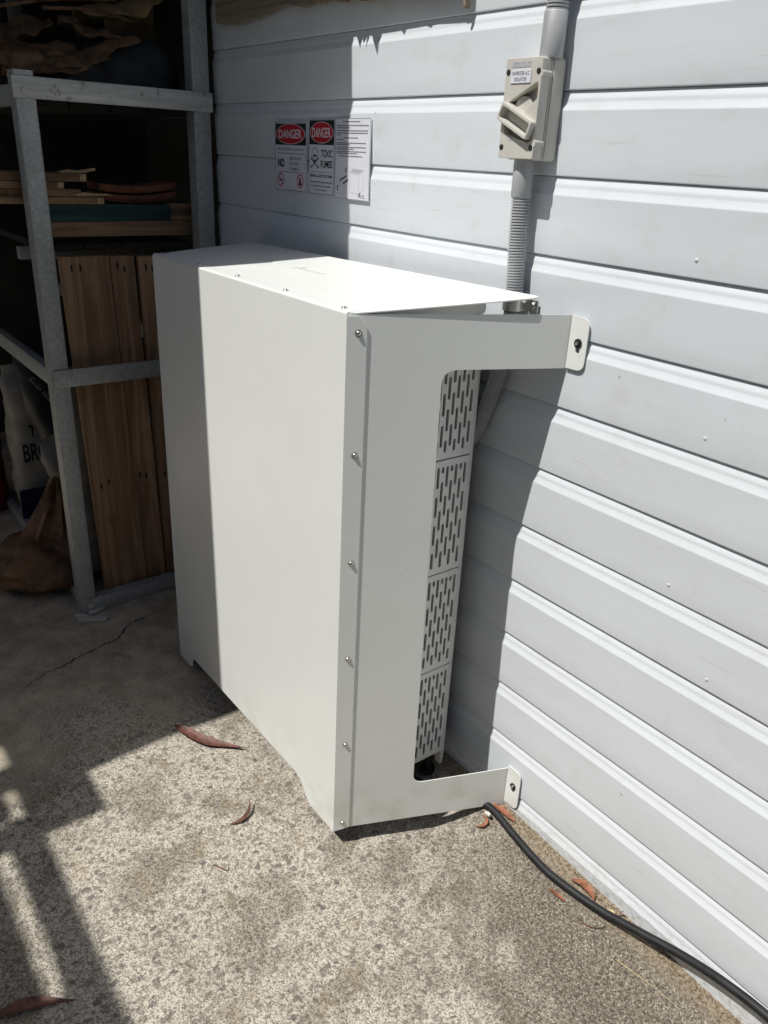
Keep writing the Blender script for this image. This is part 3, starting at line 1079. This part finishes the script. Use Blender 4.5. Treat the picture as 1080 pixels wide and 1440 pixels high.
# ================================================================== black cable along the wall
b = MB()
path = [(-.25, -.12, .011), (-.12, -.085, .011), (-.045, -.050, .011), (.0, -.041, .011), (.077, -.049, .011), (.15, -.056, .011), (.213, -.056, .011), (.316, -.042, .012), (.41, -.028, .018), (.50, -.0145, .035), (.587, -.0135, .054), (.669, -.013, .060), (.78, -.014, .052), (.95, -.03, .02), (1.15, -.05, .011), (1.6, -.06, .011), (2.2, -.05, .011)]
b.tube(spline([(x, y, z + (gz(x, y) if x < .36 or x > 1.1 else 0)) for (x, y, z) in path], 10), .0088, 16)
cable = tag(b.build('power_cable', 'cable_rubber', None, 60), 'black rubber cable lying along the foot of the shed wall', 'cable')
b = MB()
b.tube([(-.004, -.060, .013), (.004, -.060, .016), (.012, -.061, .016)], [.004, .005, .004], 12)
tag(b.build('cable_plug', 'paper_scrap', None, 60), 'small pale plug beside the black cable where it leaves the guard', 'plug')


# ================================================================== leaves and twigs
def leaf(name, label, pts, width, mat, cat='leaf', curl=.25, lift=.006, group='dry leaves on the concrete', seed=0, th=.0008):
    rnd = random.Random(seed)
    b = MB()
    pl = spline([(x, y, z + gz(x, y)) for (x, y, z) in pts], 7)
    n = len(pl)
    top, bot = [], []
    for i, p in enumerate(pl):
        q = i / (n - 1)
        tg = (pl[min(i + 1, n - 1)] - pl[max(i - 1, 0)]).normalized()
        nn = Vector((-tg.y, tg.x, 0)).normalized()
        ww = width * (math.sin(PI * min(1, q ** .8 * .95 + .03)) ** 1.25) * (1 + rnd.uniform(-.07, .07)) * .5 + .0006
        rowt = []
        for k in range(5):
            s = (k - 2) / 2
            z = curl * ww * (s * s) + rnd.uniform(-.0002, .0002)
            rowt.append(p + nn * ww * s + Vector((0, 0, z + .0015)))
        top.append(rowt)
    rows = [tr + [v - Vector((0, 0, th)) for v in reversed(tr)] for tr in top]
    b.rings(rows)
    lift_ = max(0.0, max(gz(v.co.x, v.co.y) + .0006 - v.co.z for v in b.bm.verts))
    for v in b.bm.verts:
        v.co.z += lift_
    return tag(b.build(name, mat, None, 50), label, cat, group)


leaf('dry_leaf', 'long reddish brown gum leaf on the concrete at the shade edge before the guard', [(-.747, -.523, .012), (-.71, -.507, .008), (-.647, -.476, .003), (-.605, -.436, .003), (-.568, -.405, .010)], .031, 'dry_leaf', seed=1, curl=.5)
leaf('dry_leaf', 'thin curled brown leaf lying on sunlit concrete in front of the guard', [(-.350, -.556, .002), (-.346, -.528, .004), (-.358, -.502, .010), (-.383, -.485, .018)], .008, 'dry_leaf', seed=2, curl=.7)
leaf('dry_leaf', 'long dark brown leaf in the shadow at the bottom left corner', [(-.176, -1.12, .004), (-.167, -1.072, .007), (-.154, -1.034, .004), (-.121, -.986, .009)], .024, 'dry_leaf', seed=3, curl=.4)
leaf('dry_leaf', 'orange brown leaf wedged between black cable and wall, next to the guard', [(-.02, -.030, .004), (.010, -.024, .006), (.040, -.022, .004), (.055, -.020, .003)], .015, 'orange_leaf', seed=4)
leaf('dry_leaf', 'curled orange leaf bit in front of the cable under the guard corner', [(-.005, -.088, .002), (.010, -.079, .008), (.008, -.066, .010), (-.012, -.060, .004)], .008, 'orange_leaf', seed=5)
leaf('dry_leaf', 'orange leaf behind the black cable halfway along the wall', [(.235, -.030, .003), (.262, -.024, .012), (.290, -.026, .010), (.300, -.030, .003)], .016, 'orange_leaf', seed=6)
leaf('dry_leaf', 'narrow orange leaf in front of the black cable halfway along the wall', [(.215, -.075, .002), (.240, -.074, .004), (.262, -.072, .003)], .008, 'orange_leaf', seed=7)
leaf('dry_leaf', 'small tan leaf on the wall side of the cable, right of the orange ones', [(.325, -.028, .003), (.342, -.026, .008), (.356, -.022, .006)], .012, 'straw', seed=8)
leaf('dry_leaf', 'thin dark upright leaf sliver by the cable near the wall', [(.352, -.014, .002), (.356, -.013, .012), (.362, -.014, .026)], .006, 'dry_leaf', seed=9)


def twig(name, label, pts, rad, mat):
    b = MB()
    pl = spline([(x, y, z + gz(x, y)) for (x, y, z) in pts], 6)
    b.tube(pl, [rad * (1 - .5 * i / len(pl)) for i in range(len(pl))], 6)
    return tag(b.build(name, mat, None, 60), label, 'twig', 'twigs on the concrete')


twig('twig', 'tiny forked brown twig on sunlit concrete below the curled leaf', [(-.265, -.640, .002), (-.248, -.631, .003), (-.234, -.621, .002), (-.242, -.613, .005)], .0016, 'dry_leaf')
twig('twig', 'pale straw stalk lying beside the black cable at lower right', [(.405, -.085, .002), (.44, -.080, .003), (.48, -.074, .002), (.52, -.070, .002), (.545, -.069, .002)], .0008, 'straw')
twig('twig', 'bent dark twig under the black cable beside the tan leaf', [(.300, -.078, .002), (.325, -.076, .003), (.345, -.064, .005), (.350, -.052, .006)], .0014, 'dry_leaf')
for i, (x, y, l) in enumerate(((.235, -.205, 'upper small white fleck of paint on the dark concrete'), (.262, -.240, 'lower small white fleck of paint on the dark concrete'), (.02, -.095, 'pale chip on the concrete near the plug'))):
    b = MB()
    b.sheet([[(x + .0035 * math.cos(a) * (1 + .5 * math.sin(3 * a + i)), y + .0022 * math.sin(a)) for a in [2 * PI * k / 9 for k in range(9)]]], .0016, Matrix.Translation((0, 0, gz(x, y) + .001)))
    tag(b.build('paint_fleck', 'sack_white', None, 0), l, 'fleck', 'pale flecks on the concrete')

# ================================================================== storage rack
RX = -1.41
rack = thing('storage_rack', 'galvanised steel storage rack standing in the dark carport', 'rack', (-2.3, -.3, 0))


def bar(x0, x1, y0, y1, z0, z1, name='rail', bev=.003, mat='galvanised_steel'):
    b = MB()
    b.box(x0, x1, y0, y1, z0, z1, bev=bev)
    return b.build(name, mat, rack, 40)


def channel_post(y0, y1, zt, x1=RX, name='post'):
    """C-section post: web to the front plus two lips"""
    b = MB()
    t_ = .003
    x0 = x1 - .05
    lp = [(x1, y0), (x1, y1), (x0, y1), (x0, y1 - t_), (x1 - t_, y1 - t_), (x1 - t_, y0 + t_), (x0, y0 + t_), (x0, y0)]
    b.sheet([roundpoly(lp, [.004, .004, 0, 0, .001, .001, 0, 0], 3)], zt, Matrix.Translation((0, 0, zt / 2)))
    return b.build(name, 'galvanised_steel', rack, 40)


channel_post(-.556, -.505, 1.580)
channel_post(-.074, -.022, 2.12)
channel_post(-.556, -.505, 1.58, -3.2)
channel_post(-.074, -.022, 2.12, -3.2)
bar(RX + .001, RX + .006, -.562, -.016, 1.516, 1.567, mat='zinc')
bar(RX - .034, RX + .001, -.562, -.016, 1.563, 1.567, 'rail_lip', .001)
bar(RX + .001, RX + .006, -.552, -.02, .762, .815)
bar(RX + .001, RX + .006, -.556, -.02, .001, .046)
bar(RX - .034, RX + .001, -.50, -.08, .042, .046, 'rail_lip', .001)
for (z0, z1) in ((1.50, 1.55), (.755, .805), (.003, .045)):
    bar(-3.2, RX - .051, -.548, -.520, z0, z1)
    bar(-3.2, RX - .051, -.060, -.032, z0, z1)
for (y, z) in ((-.535, 1.535), (-.035, 1.540), (-.528, .788), (-.526, .022)):
    b = MB()
    b.cyl((RX + .0055, y, z), (1, 0, 0), .010, .0015, 16)
    b.cyl((RX + .0065, y, z), (1, 0, 0), .0065, .005, 6)
    b.build('bolt', 'zinc', rack, 30)
for zs_ in (1.50, 1.135):
    for k in range(4):
        b = MB()
        y0 = -.515 + k * .112
        b.box(-3.15, RX - .06, y0, y0 + .106, zs_, zs_ + .018)
        b.build('shelf_board', 'shelf_black', rack, 0)
for xx in (-1.62, -2.4, -3.1):
    bar(xx - .015, xx + .015, -.55, -.03, 1.10, 1.135, 'cross_rail', .002)
# crushed scraps under the near foot
for i, (dx, dy, rz) in enumerate(((.01, -.02, .3), (.045, .015, 1.1), (-.01, .03, 2.0))):
    b = MB()
    b.sheet([[(-.035, -.012), (.02, -.02), (.035, .004), (.0, .016), (-.03, .014)]], .002, Matrix.Translation((RX + .02 + dx, -.54 + dy, .0016 + i * .0025)) @ Matrix.Rotation(rz, 4, 'Z') @ Matrix.Rotation(.03, 4, 'X'))
    tag(b.build('paper_scrap', 'paper_scrap', None, 0), ['flattened pale scrap under the near foot of the storage rack', 'pale scrap sticking out right of the rack foot', 'pale scrap behind the rack foot'][i], 'scrap', 'scraps under the rack foot')

# upright planks behind the rails
pl = [(-.482, -.341, 1.122, .030, 'widest brown upright plank leaning in the rack beside the near post'),
      (-.337, -.262, 1.120, .024, 'second brown upright plank from the near post of the rack'),
      (-.252, -.200, 1.117, .020, 'third brown upright plank, narrow, from the near post of the rack'),
      (-.196, -.130, 1.117, .012, 'brown upright plank half hidden behind the metal guard'),
      (-.126, -.080, 1.10, .005, 'brown upright plank hidden behind the guard, closest to the shed wall')]
for i, (y0, y1, zt, sh, lab_) in enumerate(pl):
    b = MB()
    vs = b.box(RX - .072 - .004 * (i % 2), RX - .048 - .004 * (i % 2), y0, y1 - .002 * i, 0.0, zt, bev=.003)
    for q in b.bm.verts:
        q.co.y += sh * (1 - q.co.z / zt)
    pk = tag(b.build('timber_plank', 'plank_timber', None, 40), lab_, 'plank', 'upright planks in the rack')
    for yy in ([y0 + .03, y0 + .055] if y1 - y0 > .1 else [y0 + .02, y0 + .04]):
        for zz_ in (zt - .035, .42):
            b = MB()
            sft = sh * (1 - zz_ / zt)
            b.sheet([rrect(.006, .020, .003, 3)], .0012, frame((RX - .0478 - .004 * (i % 2), yy + sft, zz_ + random.uniform(-.008, .008)), (0, 1, 0), (0, 0, 1)))
            b.build('nail_hole', 'crack_dark', pk, 0)


def plank(name, label, x0, x1, y0, y1, z0, z1, mat, rz=0.0, ends=None, group='timber stacked on the middle shelf', bev=.002):
    c0 = Vector(((x0 + x1) / 2, (y0 + y1) / 2, (z0 + z1) / 2))
    b = MB()
    b.box(x0, x1, y0, y1, z0, z1, bev=bev, mat=Matrix.Translation(c0) @ Matrix.Rotation(rz, 4, 'Z') @ Matrix.Translation(-c0))
    o = tag(b.build(name, mat, None, 40), label, 'timber', group)
    if ends:
        b = MB()
        b.box(x1 - .02, x1 + .0012, y1 - .016, y1 + .0012, z0 + .0015, z1 - .0015, mat=Matrix.Translation(c0) @ Matrix.Rotation(rz, 4, 'Z') @ Matrix.Translation(-c0))
        b.build('end_grain', 'end_grain', o, 0)
    return o


plank('timber_beam', 'pale brown timber beam at the bottom of the stack on the middle shelf', -1.56, -1.50, -.50, -.045, 1.171, 1.213, 'shelf_timber')
plank('timber_beam', 'dark teal painted beam on top of the pale timber beam', -1.56, -1.497, -.50, -.125, 1.214, 1.259, 'teal_timber')
plank('timber_beam', 'dark brown short block at the wall end of the teal beam', -1.56, -1.505, -.122, -.045, 1.214, 1.262, 'shelf_timber')
plank('timber_offcut', 'lowest offcut board on the teal beam, with a splintered end', -1.60, -1.485, -.62, -.332, 1.260, 1.279, 'shelf_timber', 0.0, True)
plank('timber_offcut', 'second offcut board above the teal beam, set back', -1.59, -1.49, -.62, -.39, 1.280, 1.299, 'shelf_timber', -.05)
plank('timber_offcut', 'third offcut board with a pale square cut end', -1.58, -1.48, -.64, -.442, 1.300, 1.318, 'shelf_timber', .04, True)
plank('timber_offcut', 'top offcut board of the stack with a pale end facing the wall', -1.58, -1.48, -.64, -.378, 1.319, 1.341, 'shelf_timber', .02, True)
plank('timber_offcut', 'thin offcut poking out left past the near rack post', -1.57, -1.49, -.66, -.585, 1.282, 1.297, 'shelf_timber', .1)
for i, (y, z, l) in enumerate(((-.39, 1.346, 'upper pale splinter lying on the offcut boards'), (-.36, 1.288, 'pale splintered sliver in front of the lowest offcut'))):
    b = MB()
    b.sheet([[(-.06, -.002), (-.03, .004), (0, .002), (.045, .010 - i * .01), (.05, .004 - i * .006), (.01, -.005), (-.04, -.006)]], .006, frame((-1.478 if i else -1.50, y, z), (0, 1, 0), (0, 0, 1)))
    tag(b.build('wood_splinter', 'end_grain', None, 0), l, 'splinter', 'splinters on the timber stack')
# curved clay-coloured tiles
for i, (z, l) in enumerate(((1.263, 'lower curved reddish brown tile lying beside the offcut boards'), (1.289, 'upper curved reddish brown tile lying beside the offcut boards'))):
    b = MB()
    rows = []
    for k in range(13):
        y = -.325 + .235 * k / 12
        sag = .014 * ((k - 5) / 7) ** 2
        rows.append([(-1.64, y, z + sag), (-1.535, y, z + sag), (-1.53, y, z + sag + .010), (-1.535, y, z + sag + .019), (-1.64, y, z + sag + .019)])
    b.rings(rows)
    tag(b.build('curved_tile', 'clay', None, 40), l, 'tile', 'curved tiles on the middle shelf')


# ------------------------------------------------------------------ heaps on the top shelf
def blob(name, label, c, rx, ry, rz, mat, amp=.25, fr=3.0, seed=0, cat='bag', flat=0.0, nu=36, nv=22, group=None, rot=0.0):
    b = MB()
    rows = []
    for i in range(nv + 1):
        th = PI * (i + .02) / (nv + .04)
        row = []
        for k in range(nu):
            ph = 2 * PI * k / nu
            dv = Vector((math.sin(th) * math.cos(ph), math.sin(th) * math.sin(ph), math.cos(th)))
            rd = 1 + amp * (mnoise.noise(dv * fr * .5 + Vector((seed, 0, 0))) + .5 * mnoise.noise(dv * fr + Vector((0, seed, 0))) + .30 * mnoise.noise(dv * fr * 2.4 + Vector((0, seed, 3))))
            p = Vector((dv.x * rx * rd, dv.y * ry * rd, dv.z * rz * rd))
            if p.z < -flat * rz:
                p.z = -flat * rz + (p.z + flat * rz) * .04
            row.append(p)
        rows.append(row)
    b.rings(rows)
    m = Matrix.Translation(c) @ Matrix.Rotation(rot, 4, 'Z')
    bmesh.ops.transform(b.bm, matrix=m, verts=b.bm.verts[:])
    return tag(b.build(name, mat, None, 60), label, cat, group)


blob('cloth_bag', 'dark slumped cloth bag on the top shelf against the rear rack post', (-1.62, -.185, 1.60), .15, .145, .105, 'dark_cloth', .22, 2.4, 3.1, 'bag', .75)
blob('cloth_bag', 'dark folded cloth hanging over the bark on the top shelf', (-1.64, -.33, 1.585), .15, .13, .085, 'dark_cloth', .3, 3.0, 8.7, 'bag', .7)


def bark_sheet(name, label, p0, p1, width, curlr, seed, mat='bark', cat='bark'):
    """rolled strip of bark from p0 to p1 with a ragged outline"""
    b = MB()
    p0 = Vector(p0); p1 = Vector(p1)
    ax = (p1 - p0).normalized()
    up = Vector((0, 0, 1)); sd = ax.cross(up).normalized(); up = sd.cross(ax)
    n = 22
    rows = []
    for i in range(n + 1):
        q = i / n
        wd = width * (.55 + .45 * math.sin(PI * (q * .9 + .08))) * (1 + .22 * mnoise.noise(Vector((q * 7, seed, 0))))
        row = []
        for k in range(11):
            a = (k / 10 - .5) * wd / curlr
            rr_ = curlr * (1 + .16 * mnoise.noise(Vector((q * 6, a * 2, seed))))
            row.append(p0 + (p1 - p0) * q + sd * rr_ * math.sin(a) + up * (rr_ * math.cos(a) - curlr) + up * .012 * mnoise.noise(Vector((q * 3, seed, 5))))
        rows.append(row + [v - up * .004 for v in reversed(row)])
    b.rings(rows)
    return tag(b.build(name, mat, None, 50), label, cat, 'bark and palm sheaths on the top shelf')


bark_sheet('bark_sheath', 'broad brown palm sheath at the left end of the top shelf', (-1.52, -.66, 1.625), (-1.58, -.36, 1.665), .20, .09, 1.0)
bark_sheet('bark_sheath', 'long brown palm sheath sloping up over the top rail', (-1.49, -.55, 1.585), (-1.56, -.18, 1.700), .12, .06, 2.0)
bark_sheet('bark_sheath', 'narrow brown bark strip lowest on the top shelf above the rail', (-1.47, -.52, 1.583), (-1.52, -.27, 1.640), .07, .04, 3.0)
bark_sheet('bark_sheath', 'reddish bark curl sticking up in the middle of the top shelf', (-1.60, -.37, 1.730), (-1.56, -.215, 1.700), .10, .05, 4.0)
bark_sheet('bark_sheath', 'pale palm sheath highest on the pile, cut off by the top edge', (-1.66, -.30, 1.765), (-1.66, -.04, 1.825), .16, .08, 5.0, 'cardboard')
bark_sheet('bark_sheath', 'dark brown palm sheath at the back of the pile', (-1.75, -.64, 1.70), (-1.72, -.36, 1.735), .22, .10, 6.0)
bark_sheet('bark_sheath', 'pale brown sheath piece at the top left corner', (-1.72, -.60, 1.80), (-1.72, -.52, 1.79), .10, .06, 7.0, 'cardboard')
b = MB()
b.sheet([[(-.165, 1.60), (-.02, 1.60), (-.015, 1.82), (-.10, 1.83), (-.17, 1.765)]], .006, frame((-1.80, 0, 0), (0, 1, 0), (0, 0, 1)))
tag(b.build('cardboard_sheet', 'cardboard', None, 0), 'brown cardboard sheet standing behind the dark bag on the top shelf', 'cardboard')
for i, (a_, c_, l) in enumerate((((-1.60, -.58, 1.72), (-1.62, -.20, 1.79), 'long thin stick across the pile on the top shelf'), ((-1.56, -.42, 1.74), (-1.60, -.16, 1.74), 'short bent stick above the reddish bark curl'), ((-1.54, -.60, 1.60), (-1.56, -.30, 1.625), 'thin stick low down on the top shelf'))):
    a_, c_ = Vector(a_), Vector(c_)
    md = (a_ + c_) / 2 + Vector((.01, .01, .012))
    b = MB()
    b.tube(spline([a_, md, c_], 8), .005, 7)
    tag(b.build('stick', 'bark', None, 60), l, 'stick', 'sticks on the top shelf')


# ------------------------------------------------------------------ sacks on the floor behind the rack
def sack(name, label, c, w, dpt, hgt, mat, lean=0.0, rz=0.0, seed=0.0, leanx=0.0):
    """filled plastic sack standing on its end; front faces +x"""
    b = MB()
    rows = []
    n = 26
    for i in range(n + 1):
        q = i / n
        fill = (1 - abs(2 * q - .86) ** 3.2) ** .5 if abs(2 * q - .86) < 1 else 0.0
        tw = w * (.86 + .14 * max(fill, 0)) * .5
        td = max(dpt * max(fill, 0) * .5, .006)
        row = []
        for k in range(32):
            a = 2 * PI * k / 32
            ca, sa = math.cos(a), math.sin(a)
            x = td * math.copysign(abs(ca) ** .75, ca)
            y = tw * math.copysign(abs(sa) ** .62, sa)
            nz_ = mnoise.noise(Vector((x * 9 + seed, y * 9, q * 5))) * .014 + mnoise.noise(Vector((x * 22, y * 22 + seed, q * 13))) * .007
            row.append(Vector((x + nz_ * ca, y + nz_ * sa, q * hgt)))
        rows.append(row)
    b.rings(rows)
    m = Matrix.Translation(c) @ Matrix.Rotation(rz, 4, 'Z') @ Matrix.Rotation(lean, 4, 'X') @ Matrix.Rotation(leanx, 4, 'Y')
    bmesh.ops.transform(b.bm, matrix=m, verts=b.bm.verts[:])
    return tag(b.build(name, mat, None, 60), label, 'sack', 'sacks on the carport floor'), m


def sack_text(o, m, dpt, items, mat):
    b = MB()
    for (s_, w_, h_, y, z, rot) in items:
        b.text(s_, w_, h_, m @ frame((dpt, y, z), (0, 1, 0), (0, 0, 1)) @ Matrix.Rotation(rot, 4, 'Z'), bold=.02, th=.001)
    return b.build('lettering', mat, o, 0)


o, m = sack('soil_sack', 'pale soil sack with black lettering standing behind the near rack post', (-2.25, -.43, .0), .20, .14, .64, 'sack_white', 0.0, 0.0, 1.0)
sack_text(o, m, .098, (('TUUF', .12, .048, .015, .40, 0), ('BROW', .15, .075, .0, .315, 0)), 'ink_black')
b = MB()
b.sheet([rrect(.22, .13, .01, 3, .0, .10)], .004, m @ frame((.094, 0, 0), (0, 1, 0), (0, 0, 1)))
b.build('blue_band', 'sack_blue', o, 0)
o, m = sack('soil_sack', 'black plastic sack leaning over the pale soil sack', (-2.13, -.255, .0), .22, .12, .80, 'sack_black', .22, .1, 4.0)
b = MB()
for k in range(9):
    if k == 4:
        continue
    mk = m @ frame((.066, -.07, .66), (0, 1, 0), (0, 0, 1)) @ Matrix.Rotation(-1.2, 4, 'Z')
    b.sheet([rrect(.009, .018, .002, 2, k * .014, 0), rrect(.004, .008, .0015, 2, k * .014, -.002 + .004 * (k % 2))], .03, mk)
b.build('worn_print', 'ink_grey', o, 0)
o, m = sack('soil_sack', 'small pale sack marked MIX beside the near rack post', (-1.93, -.300, .0), .17, .12, .47, 'sack_white', .28, 0.0, 7.0)
sack_text(o, m, .084, (('BASE', .085, .040, .01, .36, -.3), ('MIX', .075, .050, .02, .30, -.3)), 'ink_black')
o, m = sack('soil_sack', 'dark red sack at the far left edge beyond the pale soil sack', (-2.42, -.64, .0), .22, .16, .50, 'sack_red', 0.0, 0.0, 9.0)
o, m = sack('soil_sack', 'pale narrow sack squeezed between near rack post and the planks', (-1.60, -.455, .05), .10, .08, .72, 'sack_white', 0.0, 0.0, 12.0)
ls = blob('leaf_sack', 'crumpled orange brown sack slumped on the floor behind the near rack post', (-1.70, -.585, .080), .17, .165, .095, 'leaf_sack', .20, 3.0, 5.5, 'sack', .80, 64, 36)
b = MB()
rows = []
for i in range(13):
    q = i / 12
    rad = .105 * (1 - q) ** 1.3 + .022
    row = []
    for k in range(24):
        a = 2 * PI * k / 24
        rr_ = rad * (1 + .30 * math.sin(7 * a + q * 3) * (.4 + q) + .2 * mnoise.noise(Vector((math.cos(a) * 2, math.sin(a) * 2, q * 3))))
        row.append((-1.72 + rr_ * math.cos(a) - .03 * q, -.545 + .055 * q + rr_ * math.sin(a), .11 + .24 * q))
    rows.append(row)
b.rings(rows)
b.build('gathered_neck', 'leaf_sack', ls, 60)

# ------------------------------------------------------------------ grit and soil crumbs
def crumbs(name, label, spots, mat):
    b = MB()
    rnd = random.Random(21)
    for (x, y, sz) in spots:
        z = gz(x, y)
        ax = [Vector((1, 0, 0)), Vector((0, 1, 0)), Vector((0, 0, 1))]
        rot = Matrix.Rotation(rnd.uniform(0, 6.28), 3, 'Z') @ Matrix.Rotation(rnd.uniform(0, 6.28), 3, 'X')
        ds = [rot @ (a * q * sz * rnd.uniform(.5, 1)) for a in ax for q in (1, -1)]
        vs = [b.bm.verts.new(Vector((x, y, z + sz * .3)) + Vector((q.x, q.y, q.z * .7))) for q in ds]
        for i in (0, 1):
            for j in (2, 3):
                for k in (4, 5):
                    b.bm.faces.new((vs[i], vs[j], vs[k]))
    o = b.build(name, mat, None, 0, kind='stuff')
    o['label'] = label
    return o


rg = random.Random(5)
crumbs('soil_crumbs', 'brown soil crumbs gathered along the foot of the shed wall', [(rg.uniform(.0, 1.0), -abs(rg.gauss(0, .014)) - .001, rg.uniform(.0008, .0030)) for _ in range(520)], 'soil_crumb')
crumbs('grit', 'scattered grit on the concrete', [(rg.uniform(-1.1, .9), rg.uniform(-1.25, -.02), rg.uniform(.0007, .0020)) for _ in range(900)], 'grit_stone')
